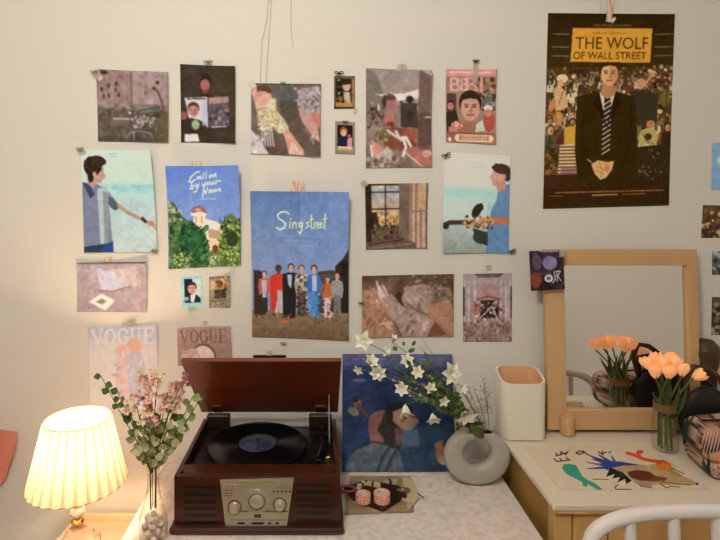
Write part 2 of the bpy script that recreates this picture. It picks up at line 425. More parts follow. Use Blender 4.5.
# ---- 3 two girls in summer dresses
def a(A):
    A.grad((105,92,84),(98,80,70),83,156); A.N((251,82,322,156),8,7)
    A.E(262,90,10,6,(92,60,40)); A.E(262,97,9,7,(200,140,118)); A.P([(254,100),(262,93),(271,92),(275,108),(279,112),(268,118),(257,112)],(212,160,136))
    A.P([(257,104),(264,110),(270,98),(276,98),(277,110),(283,116),(290,128),(290,132),(280,134),(275,127),(262,132),(258,120)],(206,190,148))
    A.scat((257,104,290,132),150,(.5,1.1),[(150,130,80),(222,210,180),(170,110,80)],mask=lambda x,y: y>108-(x-257)*.2 and y<132 and x<262+ (y-96)*.9)
    A.P([(284,132),(290,130),(305,150),(306,156),(290,154)],(214,152,126)); A.P([(292,142),(305,152),(304,156),(290,155)],(222,180,160))
    for i in range(5): A.L([(262+i*2.4,127),(263+i*2.8,147)],1.2,(222,206,194))
    A.E(254,90,3,6,(205,150,130)); A.P([(251,130),(258,138),(270,156),(251,156)],(214,190,186)); A.scat((252,134,266,155),24,(.8,2),[(230,214,208),(190,150,150)])
    A.P([(298,88),(320,84),(322,112),(304,116),(296,104)],(168,148,146)); A.scat((296,86,322,112),60,(.8,2.6),[(190,172,170),(140,118,120),(120,96,90)],.6)
    A.P([(300,112),(314,112),(320,130),(322,142),(316,138),(304,122)],(190,144,126)); A.P([(312,112),(322,112),(322,130),(316,122)],(196,120,100)); A.E(287,93,7,6,(112,112,104)); A.P([(278,92),(290,84),(300,98),(284,102)],(88,88,84)); A.P([(279,100),(298,100),(300,116),(290,124),(282,112)],(84,72,62))
    A.L([(312,140),(314,134),(315,144)],.8,(210,190,176)); A.L([(320,100),(314,94)],1,(60,44,44)); A.B(251,82,322,83.2,(80,66,56))
o = sheet('photo_print',(251,82,322,156),[(251,83),(321,84),(320,156),(251,154)],a,'square warm photo of two reclining figures in pale patterned summer dresses','photo print',curl=(.002,.006,.016,.004))
bow(o,283,83,3,M_PINT); tape(o,252,85,7,7,M_TAPE,30,.004)
# ---- 4,5 small instant photos
def a(A):
    A.grad((30,24,20),(60,44,26),78,107); A.E(345,88,7,9,(24,26,22)); A.E(347,86,4,5,(205,160,140)); A.E(347,82,4.6,2.6,(46,28,24)); A.P([(344,92),(350,92),(351,103),(345,103)],(190,160,140)); A.scat((337,80,345,100),22,(.5,1.2),[(90,110,80),(150,130,90),(30,40,30)]); A.B(335,103,355,107,(176,132,74)); A.B(335,76,337,107,(100,82,56)); A.B(352,76,355,107,(150,108,66)); A.B(335,76,355,79,(96,84,66)); A.scat((338,98,352,103),10,(.6,1.4),[(190,150,40),(160,120,60)])
o = sheet('instant_photo',(335,76,355,109),[(334,76),(355,76),(355,109),(334,109)],a,'small dark brown card photo, upper one of the two hanging one above the other','photo print',k=3,group='small card photos in the middle of the wall')
bow(o,339,73,4.5,M_PIN); tape(o,355,110,4,4,M_TAPE,0)
def a(A):
    A.grad((140,128,108),(132,118,96),121,155); A.B(337.5,125,353.5,147,(30,22,26)); A.E(344,131,4,4.5,(170,80,40)); A.E(344,133,3,3.6,(210,160,134)); A.P([(338,137),(344,136),(348,139),(348,147),(338,147)],(28,34,60)); A.P([(348,139),(353,137),(353,147),(348,147)],(200,140,150)); A.E(350,136,2,2.2,(180,80,90)); A.B(337.5,147,354,151,(186,140,98)); A.L([(339,148),(346,147.4),(352,148.5)],1.1,(230,205,170))
o = sheet('instant_photo',(335,121,356,155),[(335,121),(355,122),(355,155),(335,154)],a,'small grey-bordered card photo hanging just below the dark brown one','photo print',k=3,group='small card photos in the middle of the wall')
bow(o,345,122,3,M_PIN)
# ---- 6 lounge photo
def a(A):
    A.grad((165,145,138),(120,96,84),68,168); A.P([(366,68),(420,68),(424,90),(408,96),(386,100),(366,100)],(150,128,120)); A.N((366,68,433,168),12,5)
    A.P([(366,68),(376,72),(384,92),(386,122),(366,124)],(116,104,92)); A.P([(376,94),(406,92),(424,86),(424,96),(400,100)],(214,198,182)); A.P([(421,68),(433,74),(433,168),(418,150)],(108,84,76)); A.B(366,112,392,124,(128,104,96))
    A.scat((366,100,420,130),90,(1,3),[(88,70,62),(140,112,100),(60,48,44)],.7); A.E(391,98,6,5,(88,62,52)); A.P([(386,100),(398,99),(398,116),(387,114)],(158,108,104)); A.E(390,119,6,6,(170,104,88)); A.E(391,124,4,3,(120,50,40))
    A.E(411,98,4,3.6,(44,36,32)); A.P([(402,102),(418,102),(420,128),(402,126)],(66,56,52)); A.E(385,100,2,6,(60,50,46)); A.E(379,107,1,4,(220,205,190)); A.E(411,117,3,8,(52,46,40))
    A.P([(380,130),(394,126),(412,130),(418,146),(404,150),(386,150)],(120,70,50)); A.E(412,134,8,6,(150,80,60),20); A.E(384,134,8,6,(112,92,64)); A.scat((376,126,392,142),26,(.8,2),[(150,126,90),(84,70,50)])
    A.L([(397,131),(400,138),(407,137)],3,(205,190,186)); A.L([(404,137),(407,147),(404,156)],2.6,(226,214,210)); A.L([(407,137),(412,146)],2.6,(220,206,202)); A.L([(388,130),(402,140)],2.4,(205,180,160))
    A.P([(372,140),(382,146),(386,156),(378,162),(372,152)],(196,130,110)); A.P([(374,158),(388,146),(394,152),(390,168),(372,168)],(178,160,140)); A.L([(371,146),(374,166)],2,(210,196,184)); A.P([(406,150),(418,146),(433,146),(433,168),(420,168)],(164,96,84)); A.L([(406,152),(424,168)],1.2,(220,190,170)); A.E(428,154,5,4,(190,150,136))
    A.scat((366,158,412,168),50,(1,2.4),[(120,104,84),(150,130,108),(84,68,54)]); A.B(420,112,433,150,(84,62,58),.6); A.L([(427,116),(433,116)],1.5,(200,180,166))
o = sheet('photo_print',(366,68,433,168),[(366,68),(432,70),(432,167),(366,168)],a,'tall photo of people lounging in a smoky living room, white socks in the middle','photo print',curl=(0,.022,.008,.004))
tape(o,402,68,10,8,M_TAPE,0,.006)
# ---- 7 fan magazine cover with BB
def a(A):
    A.grad((150,112,90),(160,120,100),69,144); A.B(445,69,497,76,(206,136,132)); A.L([(449,72),(492,72.5)],1,(230,200,190)); A.scat((476,78,497,100),50,(1,2.6),[(120,92,66),(70,54,44),(176,140,104)]); 
    A.T('BBI',449,77,484,92,(206,140,128)); A.T('BB',450,78,470,91,(222,186,168),.6)
    A.B(446,94,456,124,(84,62,56)); face(A,450,106,4.5,(196,120,112),(60,44,42)); A.P([(445,114),(456,111),(462,134),(446,136)],(52,44,36)); A.B(484,95,496,107,(96,90,88)); A.scat((484,92,497,110),20,(1,2),[(130,120,112),(60,52,46)]); A.E(490,108,5,3,(214,200,180)); A.E(491,121,6,11,(164,76,64)); A.E(490,113,4,4,(190,120,96))
    face(A,471,107,14,(190,140,116),(50,38,34)); A.P([(460,124),(466,122),(477,122),(484,124),(486,133),(458,134)],(150,104,80)); A.P([(478,124),(484,120),(487,131),(476,133)],(190,190,168))
    A.E(457,126,6,4,(214,160,140)); A.T('12',453,122,462,129,(170,44,50)); A.P([(448,128),(456,128),(460,134),(448,136)],(180,120,96))
    A.B(445,133,497,136,(140,84,76)); A.B(445,136,497,144,(160,96,84)); A.B(456,135.5,494,142.5,(222,196,152)); A.B(459,136.5,491,141.5,(160,90,70))
    for y in (137.5,139.2,140.8): A.L([(461,y),(489,y)],.7,(226,200,160))
    A.E(457,139,2.6,3,(222,196,152)); A.E(493,139,2.6,3,(222,196,152)); A.E(449,141,2,2.4,(210,190,180))
o = sheet('magazine_cover',(445,69,498,144),[(446,69),(497,69),(496,144),(446,142)],a,'pink-topped magazine cover with a large frontal portrait and a cream caption bar','magazine cover',k=2.6,curl=(.003,.008,.010,.003))
bow(o,476,61,3.5,M_PIN); tape(o,475.5,71,5,22,M_TAPE,0,.008)
# ---- 8 beach poster left
def beach(A, x0,y0,x1,y1, sea):
    A.grad((208,214,206),(194,206,198),y0,y0+(sea-y0)*.9); A.grad((194,206,198),(160,190,196),sea-5,sea,box=(x0,sea-5,x1,sea)); A.grad((156,188,194),(178,202,196),sea,sea+10,box=(x0,sea,x1,sea+10)); A.grad((176,194,186),(186,190,172),sea+10,y1,box=(x0,sea+10,x1,y1)); A.N((x0,y0,x1,y1),14,3)
    for i in range(26):
        y = sea+A.rng.uniform(-3,6); x = A.rng.uniform(x0,x1-15); A.L([(x,y),(x+A.rng.uniform(6,15),y+.2)],.7,(130,178,190),.5)
def a(A):
    beach(A,82,149,157,252,186)
    A.L([(111,153),(120,153)],.7,(150,170,180)); A.L([(112,155.5),(119,155.5)],.7,(150,170,180)); A.P([(104,190),(112,186),(118,196),(112,206)],(186,200,176))
    A.P([(82,184),(92,182),(98,184),(110,192),(116,200),(121,206),(114,210),(109,206),(111,240),(112,250),(82,252)],(118,120,136)); A.P([(97,188),(104,187),(112,196),(108,206),(106,248),(99,248)],(176,176,174)); A.P([(103,190),(110,194),(106,248),(103,248)],(136,138,134)); A.P([(82,182),(88,183),(95,194),(90,198),(86,190)],(58,66,92)); A.P([(109,194),(114,199),(121,206),(115,210),(108,203)],(74,96,100)); A.P([(82,246),(112,242),(112,252),(82,252)],(44,58,84)); A.P([(100,246),(112,240),(112,252),(98,252)],(40,70,120))
    A.L([(119,205),(128,212),(140,218)],3.6,(176,134,110)); A.L([(140,218),(149,222)],2.8,(184,140,114)); A.E(152,223,4,2.8,(190,120,96),20); A.L([(152,224),(157,229)],1.5,(180,120,96)); A.L([(143,218),(146,221)],3.4,(54,44,44))
    A.P([(86,170),(96,168),(100,176),(94,188),(88,184)],(182,138,116)); A.E(97,171,8,9.5,(186,140,118)); A.P([(103,172),(107,175),(104,179),(101,183),(96,182)],(184,136,114)); A.E(93,166,9,10,(48,38,32)); A.E(100,160,8,4.6,(56,44,36),15); A.E(91,177,3,5,(44,34,30)); A.E(95,174,2,2.6,(190,140,118)); A.scat((85,156,106,172),26,(.7,1.6),[(70,56,44),(36,28,24)],mask=lambda x,y: (x-94)**2+(y-164)**2<90)
o = sheet('film_poster',(82,149,157,252),[(81,149),(150,150),(157,252),(84,253)],a,'pale seaside poster of a dark-haired young person in a striped shirt reaching an arm right','poster',k=2.4,curl=(0,.034,.010,.006))
bow(o,80,149,4,M_PING); bow(o,155,251,4,M_PING); tape(o,82,152,7,6,M_TAPE,20,.004)
# ---- 9 blue villa poster
def a(A):
    A.grad((96,122,196),(128,142,214),166,240); A.B(205,166,241,268,(124,138,224),.3); A.N((165,165,241,268),12,2)
    g = [(78,98,56),(104,120,64),(52,74,44),(148,158,96),(40,58,40)]
    A.P([(192,216),(193,208),(199,206),(204,210),(204,219),(219,226),(224,232),(224,258),(200,262),(188,236)],(222,196,160)); A.P([(188,210),(192,206),(198,204.5),(204,209),(206,213),(199,210.5),(192,212)],(150,92,80)); A.P([(188,212),(206,213.5),(204,216),(189,215)],(232,206,172)); A.E(196,209,3.4,1.6,(200,140,110)); A.P([(203,218),(216,222),(224,228),(223,231),(206,228)],(236,212,190)); A.P([(206,228),(222,232),(222,240),(208,238)],(180,142,112)); A.P([(207,240),(222,240),(222,256),(208,258)],(226,190,148)); A.P([(211,247),(214,245),(217,247),(217,256),(211,257)],(120,60,44)); A.L([(194,216),(194,222)],1.2,(170,130,100)); A.L([(200,216),(200,222)],1.2,(170,130,100))
    A.P([(166,198),(172,202),(178,214),(186,220),(192,222),(203,232),(208,248),(208,268),(166,268)],(70,92,54)); A.scat((166,200,180,222),80,(.8,2.2),[(176,176,130),(96,108,66),(140,150,110),(60,76,60)],mask=lambda x,y: y>198+(x-166)*1.1); A.scat((166,220,208,268),320,(.8,2.6),[(52,84,50),(36,66,44),(74,104,60),(96,120,70)],mask=lambda x,y: x<186+(y-216)*.7)
    A.E(190,240,13,14,(44,92,58)); A.scat((178,226,206,262),170,(.7,2),[(34,78,50),(60,112,66),(28,62,44)])
    A.P([(220,226),(226,216),(232,214),(241,222),(241,268),(212,268),(218,250)],(96,112,58)); A.scat((218,220,241,268),220,(.7,2.2),[(70,90,44),(130,140,70),(44,60,38),(160,168,96)]); A.E(232,240,6,8,(48,62,40)); A.scat((208,252,241,268),120,(.6,2),[(170,176,96),(110,130,60),(80,100,50)]); A.scat((166,252,190,268),60,(.6,1.6),[(160,168,100),(90,110,60)]); A.L([(225,228),(224,216)],1,(60,80,70)); A.L([(219,224),(219,217)],1,(70,90,90))
    w = (232,228,200); A.soft = .5
    A.L([(199,170.5),(195,171.5),(190,175.5),(187.5,180.5),(190,181),(194,178.5)],1.2,w)                      # C
    A.L([(199,175.5),(196.5,175.5),(196,178),(199,177),(200,175),(200,178)],.9,w)                             # a
    A.L([(203,171.5),(202,178)],.9,w); A.L([(206,170.8),(205,177.5)],.9,w)                                   # ll
    A.L([(209,177),(209.5,174),(210.5,176.5),(212,173.5),(213,176.5)],.9,w); A.L([(214,175),(216.5,174),(215.5,172.5),(214,175),(217,176)],.8,w)  # me
    A.L([(191,180),(188.5,188),(191.5,187.5),(192.5,184.5),(189.8,184.5)],1.1,w); A.L([(194.5,183),(195,186),(197.5,183)],1,w); A.L([(198,182.5),(194.5,190.5),(192,191)],1,w)  # by
    A.L([(201,182.5),(202,185.5),(204.5,182)],1,w); A.L([(205,181.5),(202,189.5)],1,w); A.L([(207,181.5),(206,184),(208,184),(209,181.5),(207,181.5)],.9,w)
    A.L([(210.5,181),(210.5,183.8),(213,182.8),(213.5,180.5),(213.5,183.5)],.9,w); A.L([(215.5,183.5),(216,180.5),(218,180),(221.5,180.5)],.9,w)  # your
    A.L([(201,196),(203,188.5),(204.5,193),(206.5,187)],1.1,w); A.L([(210.5,189),(208,189.5),(208,192),(210.5,190.8),(211,188.8),(211.5,192)],.9,w)
    A.L([(213,191.5),(213.7,188.5),(214.7,191),(216,188),(217,191)],.9,w); A.L([(218,189.8),(220.5,188.8),(219.5,187.4),(218,189.8),(221.5,190.6)],.8,w)  # name
    for i in range(8): A.L([(199+i*2.1,198.3),(200.2+i*2.1,198.3)],.8,(200,205,225))
o = sheet('film_poster',(165,165,241,268),[(165,166),(238,165),(241,266),(168,269)],a,'bright blue poster of a pale villa among green trees with handwritten white title','poster',k=2.8,curl=(.045,.050,.004,.004))
tape(o,197,164,17,6,M_STRIPE,2,.004)
# ---- 10 blue band poster
def a(A):
    A.grad((88,112,148),(132,140,164),191,285); A.B(300,191,330,290,(120,142,184),.3); A.B(330,191,350,290,(134,152,188),.4); A.N((249,191,350,340),14,2)
    A.P([(251,272),(262,274),(266,318),(251,324)],(60,48,46)); A.P([(350,248),(344,258),(336,266),(334,320),(350,328)],(54,50,40)); A.B(342,262,350,324,(44,38,34)); A.grad((138,108,80),(116,90,64),312,340,box=(249,313,350,341)); A.N((249,312,350,341),3,6); A.P([(251,272),(258,272),(264,290),(264,318),(251,318)],(62,46,44)); A.P([(318,272),(334,270),(342,278),(342,314),(318,314)],(78,66,58))
    person(A,262,273,43,(196,84,76),(60,50,44)); A.P([(259,282),(265,282),(264,300),(260,300)],(190,170,160))
    person(A,277,267,50,(206,60,48),(190,170,150),(90,62,50),(40,32,30)); A.P([(268,278),(274,276),(276,300),(273,314),(268,312)],(206,56,46))
    person(A,290,265,52,(40,36,40),(44,38,38)); A.P([(281,275),(297,275),(294,320),(281,320)],(42,38,42)); A.P([(286,276),(291,276),(290,290),(287,286)],(170,180,200))
    person(A,301,266,52,(170,150,130),(86,66,56),hair=(120,50,40)); A.scat((296,276,307,304),40,(.7,1.7),[(60,44,40),(206,186,160),(130,90,70)]); A.B(296,304,306,306,(60,44,40)); A.scat((296,306,307,318),24,(.7,1.4),[(50,40,40),(110,84,70)])
    person(A,314,266,54,(60,104,170),(76,130,188)); A.B(312,276,316.5,292,(190,180,180)); A.scat((308,294,321,318),30,(.6,1.4),[(110,160,210),(50,90,150)])
    person(A,328,276,44,(180,100,56),(206,180,160),hair=(110,90,70)); A.E(328,276,8,2.2,(90,74,58)); A.scat((323,296,334,318),24,(.6,1.4),[(120,60,50),(226,206,190)]); A.L([(326,280),(323,292)],2,(140,70,40))
    person(A,338,273,44,(150,140,130),(120,112,108),hair=(130,80,60)); A.scat((251,316,350,324),60,(.6,1.6),[(60,48,42),(130,104,86)],.5); A.E(283,324,3,1.6,(190,100,50)); A.E(287,321,1.3,4,(180,90,50))
    y = (226,230,150)
    A.L([(288,213.5),(285,211.5),(280,212),(276.5,215),(277.5,218.5),(282,221),(284.8,224),(283.5,228),(279,230),(275.5,228)],1.5,(215,228,190))   # S
    A.L([(289.5,222),(289,228)],1.2,y); A.E(290,218.8,.8,.8,y)
    A.L([(292,228),(292.6,222.5)],1.1,y); A.L([(292.4,224.5),(294.5,222),(295.8,223.5),(295.6,228)],1.1,y)
    A.L([(302,222.5),(299,223),(298.6,226.6),(301,226.6),(302.2,222.8),(301.6,230),(299.5,234),(297.8,231.5)],1.2,y)
    A.L([(309,221.5),(306.6,222.5),(308.4,225.6),(305.6,228)],1.1,y)
    A.L([(311.8,214.5),(311,226.5),(312.4,228)],1.2,y); A.L([(309.6,219.4),(314,218.6)],.9,y)
    A.L([(314.4,228),(314.8,222)],1.1,y); A.L([(314.7,223.6),(316.8,221.4)],1,y)
    A.L([(317.4,225.2),(319.4,223.6),(318.6,221.6),(317.2,224),(317.8,227.6),(320,227)],.95,y); A.L([(320.6,225),(322.6,223.4),(321.8,221.4),(320.4,223.8),(321,227.4),(323.2,226.6)],.95,y)
    A.L([(326,213.5),(324.8,226.5),(326,228)],1.2,y); A.L([(323.2,218.6),(328,217.6)],.9,y)
    for yy,xa,xb in [(236,275,322),(241,280,318),(246,276,326)]:
        x = xa
        while x < xb: A.L([(x,yy),(x+2.4,yy)],.7,(150,158,184),.8); x += 3.6
o = sheet('film_poster',(249,191,350,341),[(250,191),(349,192),(349,341),(252,337)],a,'large blue poster of seven people standing in a row under yellow-green script','poster',k=2.6,curl=(.034,.045,.004,.004))
tape(o,297,187,13,11,M_WASHI,0,.010); bow(o,283,343,3,M_PING)
# ---- 11 window photo
def a(A):
    A.grad((64,52,44),(78,62,50),184,249); A.B(370.5,186,401,226,(196,160,110)); A.grad((150,152,156),(200,150,96),188,224,box=(371,187,401,224)); A.scat((373,212,400,232),60,(.8,2.2),[(150,112,64),(110,84,54),(180,140,84)]); A.N((370,186,401,226),4,8)
    A.P([(369,212),(377,212),(379,226),(369,228)],(48,40,34)); A.B(372,226,402,240,(86,70,56)); A.scat((372,224,404,240),80,(.6,1.8),[(50,42,34),(110,92,70)])
    for x in (371,386): A.B(x-.6,186,x+.6,224,(34,28,28))
    for y in (192.5,209): A.B(370,y-.6,401,y+.6,(34,28,28))
    A.B(365.5,184,371,249,(50,36,30)); A.B(400,184,412,240,(108,88,76)); A.B(411,184,428,249,(160,126,104))
    for i,x in enumerate((412,414.5,417,419.5,422,425)): A.B(x,184,x+1,249,(196,168,140) if i%2 else (112,84,70))
    A.B(419,184,428,209,(176,140,104)); A.L([(413,212),(428,212)],2,(120,104,88)); A.P([(365,242),(404,238),(418,244),(418,249),(365,249)],(96,78,66)); A.L([(368,244),(404,240)],1,(40,32,28)); A.L([(368,248),(414,244)],.8,(150,124,104)); A.N((366,184,428,249),5,3)
o = sheet('photo_print',(365,184,429,249),[(365,184),(428,183),(427,248),(366,250)],a,'square photo of a dim sash window at sunset with curtains at right','photo print',k=2.4,curl=(.002,.012,.008,.002))
tape(o,364,184,6,6,M_TAPE,30,.004)
# ---- 12 beach poster right
def a(A):
    beach(A,443,151,512,254,190); A.L([(474,160),(484,160)],.7,(150,170,176)); A.L([(473,165),(485,165)],.7,(150,170,176)); A.grad((156,168,154),(134,138,120),224,254,box=(443,224,512,254)); A.N((443,224,512,254),5,4)
    A.P([(500,186),(506,182),(512,180),(512,254),(488,254),(490,226),(494,206),(498,200)],(92,124,150))
    for i in range(9): A.L([(490+i*2.6,200),(489+i*2.6,254)],.7,(70,100,134),.5)
    A.E(501,172,8,10,(190,142,118)); A.P([(492,170),(490.5,175),(493,177),(494,183),(499,184)],(188,138,114)); A.P([(496,178),(507,178),(508,186),(500,190)],(176,128,104)); A.E(503,165,9,5.4,(64,46,38),5); A.E(509,171,3.6,7,(60,44,38)); A.P([(492,164),(497,159),(502,162),(495,167)],(66,46,36)); A.E(506,173,1.6,2.6,(190,130,104))
    A.L([(512,220),(500,219),(488,220),(478,224)],7.5,(168,108,72)); A.L([(494,220),(470,224)],5,(186,136,100)); A.L([(443,226),(450,223),(470,222)],4.6,(66,46,40)); A.E(478,210,4.4,8,(48,38,36),25); A.E(482,206,3,4,(44,36,34)); A.L([(480,204),(483,202)],1,(40,30,30)); A.scat((464,216,496,228),60,(.7,1.8),[(210,170,120),(130,80,54),(90,60,44)]); A.E(482,238,8,6,(54,62,56),20); A.P([(474,228),(490,232),(490,246),(478,242)],(50,60,56)); A.E(446,227,3,3,(46,40,40))
o = sheet('film_poster',(443,151,512,254),[(444,152),(511,156),(509,254),(443,253)],a,'pale seaside poster of a blue-shirted person facing left, above the ornate doorway photo','poster',k=2.4,curl=(.0,.006,.003,.012))
bow(o,446,155,4.5,M_PIN,rot=20); bow(o,512,251,4,M_PIN,rot=20); tape(o,491,268,1,1,M_TAPE,0) if False else None
# ---- 13 grey envelope photo
def a(A):
    A.grad((178,150,146),(160,134,128),263,312); A.B(77,263,148,265,(100,80,76)); A.N((77,263,148,312),7,3); A.P([(96,268),(100,290),(113,292),(132,288),(112,272)],(190,172,176)); A.P([(110,270),(140,268),(142,286),(130,288)],(196,168,156)); A.L([(99,291),(112,292),(131,287)],1.4,(130,104,96)); A.L([(97,270),(128,287)],.8,(206,190,190)); A.B(77,264,90,312,(150,126,120),.5)
    A.P([(88,302),(101,294),(115,301),(105,311)],(226,206,180)); A.P([(95,302),(101,298.6),(107,301.5),(101,305)],(150,134,100)); A.E(101,302,3,2,(120,110,84)); A.B(137,266,148,312,(168,136,128),.5)
o = sheet('photo_print',(76,263,148,312),[(76,263),(146,262),(147,312),(77,312)],a,'wide pinkish-grey photo of folded paper with a small diamond, left of the wall','photo print',k=2,curl=(.012,.016,.004,.004))
tape(o,108,262,8,7,M_WASHI,0,.004,label='pink tape')
# ---- 14 pink heart collage behind the lamp: fashion cover
def serif(A, txt, x0, y0, x1, y1, col, a=1):
    n = len(txt); w = (x1-x0)/(n+(n-1)*.12); h = y1-y0
    for i, ch in enumerate(txt):
        x = x0+i*w*1.12; t = w*.2; th = w*.07
        if ch == 'V': A.P([(x,y0),(x+t,y0),(x+w*.56,y1-h*.16),(x+w*.5,y1)],col,a); A.L([(x+w*.52,y1),(x+w*.9,y0)],th,col,a); A.L([(x-.5,y0),(x+w*.32,y0)],th,col,a); A.L([(x+w*.75,y0),(x+w,y0)],th,col,a)
        if ch in 'OG':
            for k in range(24):
                a0 = 2*PI*k/24; a1 = 2*PI*(k+1)/24
                if ch == 'G' and (a1 < .5 or a0 > 2*PI-.55): continue
                tt = th+(t-th)*abs(math.cos((a0+a1)/2))
                A.L([(x+w*.5+w*.4*math.cos(a0),(y0+y1)/2+h*.47*math.sin(a0)),(x+w*.5+w*.4*math.cos(a1),(y0+y1)/2+h*.47*math.sin(a1))],tt,col,a)
            if ch == 'G': A.B(x+w*.74,(y0+y1)/2+h*.05,x+w*.74+t*.8,y1-h*.05,col,a); A.L([(x+w*.55,(y0+y1)/2+h*.05),(x+w,(y0+y1)/2+h*.05)],th,col,a)
        if ch == 'U': A.B(x+w*.08,y0,x+w*.08+t,y1-h*.25,col,a); A.L([(x+w*.18,y1-h*.25),(x+w*.3,y1-h*.05),(x+w*.5,y1),(x+w*.7,y1-h*.06),(x+w*.8,y1-h*.25)],th*1.6,col,a); A.B(x+w*.77,y0,x+w*.77+th,y1-h*.25,col,a); A.L([(x,y0),(x+w*.4,y0)],th,col,a); A.L([(x+w*.62,y0),(x+w,y0)],th,col,a)
        if ch == 'E': A.B(x+w*.12,y0,x+w*.12+t,y1,col,a); A.L([(x,y0),(x+w*.85,y0),(x+w*.88,y0+h*.2)],th*1.3,col,a); A.L([(x,y1),(x+w*.88,y1),(x+w*.92,y1-h*.22)],th*1.3,col,a); A.L([(x+w*.12,(y0+y1)/2),(x+w*.65,(y0+y1)/2)],th,col,a); A.L([(x+w*.65,y0+h*.38),(x+w*.65,y1-h*.38)],th,col,a)
def a(A):
    A.grad((184,166,178),(216,190,182),328,350); A.grad((216,190,182),(226,200,190),350,410,box=(88,350,160,410)); A.N((88,326,160,410),9,1.5); serif(A,'VOGUE',91,329,157,344,(240,234,240))
    A.P([(114,340),(124,345),(120,352),(110,346)],(214,206,214),.6); A.E(122,350,6,5.5,(222,168,140)); A.E(136,346,7.5,8,(226,166,128)); A.P([(116,356),(128,354),(132,372),(130,406),(114,406)],(220,176,160)); A.P([(128,354),(142,352),(148,372),(150,406),(130,406)],(196,178,184)); A.L([(100,338),(112,350)],2.6,(224,204,204),.8); A.scat((114,354,148,400),24,(2,4),[(226,186,170),(200,176,180)],.4); A.E(104,388,8,5,(206,186,186),a=.5)
o = sheet('magazine_cover',(88,326,160,410),[(88,327),(157,325),(158,410),(90,410)],a,'lilac fashion magazine cover with pale lettering, behind the flowers above the lamp','magazine cover',k=2.4,curl=(.004,.010,0,0))
bow(o,132,321,4.5,M_TAPE); tape(o,128,324,12,5,M_TAPE,0,.008)
def a(A):
    A.grad((168,134,114),(150,112,92),327,362); A.N((178,327,234,364),5,4)
    for i in range(30): x = 178+i*1.9; A.L([(x,327),(x+.5,364)],.5,(146,112,96),.5)
    serif(A,'VOGUE',180,330,230,343,(118,82,70)); A.E(204,357,13,13.5,(112,76,60)); A.E(203.5,358,11.6,12,(214,182,156)); A.E(192,352,5,4,(176,140,120)); A.L([(183,352),(196,350),(200,358)],1.6,(190,150,130)); A.P([(180,354),(196,352),(198,364),(180,364)],(196,160,138),.7)
o = sheet('magazine_cover',(177,327,234,366),[(177,328),(230,326),(233,366),(178,366)],a,'tan fashion magazine cover with brown lettering peeking above the turntable lid','magazine cover',k=2.6,curl=(.004,.012,0,0))
bow(o,205,322,3,M_TAPE)
# ---- small pair
def a(A):
    A.grad((160,190,196),(150,194,172),276,307); A.B(184,279,200,302.5,(196,200,206)); A.B(184,279,192,302,(28,36,48)); face(A,191.5,288.5,5.6,(206,146,130),(70,40,40)); A.P([(184,303),(186,297),(191,295),(196,295),(200,299),(200,303)],(40,42,58)); A.P([(190,295),(195,295),(193,303),(190,302)],(226,222,222)); A.E(186,299,2.4,2,(170,150,170))
o = sheet('instant_photo',(181,276,202,308),[(181,276),(202,276),(203,307),(182,308)],a,'small instant portrait with a pale blue-green border beside a brown ticket','photo print',k=3.2)
tape(o,192,309,9,3,M_TAPE,0,.004)
def a(A):
    A.grad((150,128,100),(140,120,92),276,307); A.B(209,276,232,279,(112,98,78)); A.scat((210,280,230,290),20,(1,2.6),[(190,140,100),(80,54,36),(150,100,60)]); A.E(221,284,3.4,4,(120,66,36)); A.E(213,284,2.6,4,(196,150,116)); A.B(215,290,228,299,(72,58,50)); A.N((209,276,232,308),2.4,12); A.L([(211,301),(228,301)],.8,(90,74,60)); A.scat((210,302,228,307),24,(.5,1),[(84,70,56),(180,160,130)])
o = sheet('ticket_card',(209,276,232,308),[(209,277),(229,276),(230,307),(209,308)],a,'small brown ticket-like card with dark print beside the blue-green portrait','card',k=3,curl=(0,.020,.008,0))
tape(o,227,276,6,5,M_TAPE,30,.014)
# ---- wide angel photo
def a(A):
    A.grad((84,66,54),(134,98,80),275,338); A.N((362,275,455,338),8,9); A.scat((400,276,455,300),120,(1,3),[(116,96,78),(84,66,56),(140,124,96)],.6); A.P([(362,290),(382,290),(394,330),(396,338),(362,338)],(158,114,90)); A.scat((363,284,392,336),70,(2,5),[(170,124,98),(146,102,80)],.4)
    A.P([(376,280),(384,292),(388,300),(384,304),(379,296)],(196,168,150)); A.L([(377,281),(381,294)],1.6,(214,184,166)); A.L([(384,286),(390,300)],2,(200,168,156)); A.E(400,300,5,8,(60,44,40)); A.P([(382,298),(392,294),(404,308),(420,312),(436,322),(430,338),(402,338),(390,316)],(152,124,108)); A.E(414,298,12,10,(146,118,102),-20); A.P([(404,288),(424,284),(434,300),(428,314),(410,308)],(150,124,108)); A.scat((388,298,430,336),60,(2,5),[(168,138,122),(132,104,90),(152,124,110)],.4); A.L([(408,304),(418,312),(430,316)],1.2,(110,82,70)); A.P([(430,306),(450,300),(455,312),(455,336),(440,326),(428,318)],(158,112,90)); A.P([(430,332),(436,322),(448,336),(428,338)],(112,66,54)); A.L([(381,324),(392,323)],2,(190,150,96)); A.L([(394,322),(402,337)],1.6,(100,66,62)); A.scat((418,286,450,300),40,(1,2.4),[(150,128,120),(120,98,90)],.5)
o = sheet('photo_print',(362,275,455,338),[(362,276),(454,274),(454,337),(362,338)],a,'wide misty photo of a pale draped winged figure, above the white flowers','photo print',k=2.2,curl=(.003,.003,.004,.006))
bow(o,361,303,3,M_PIN)
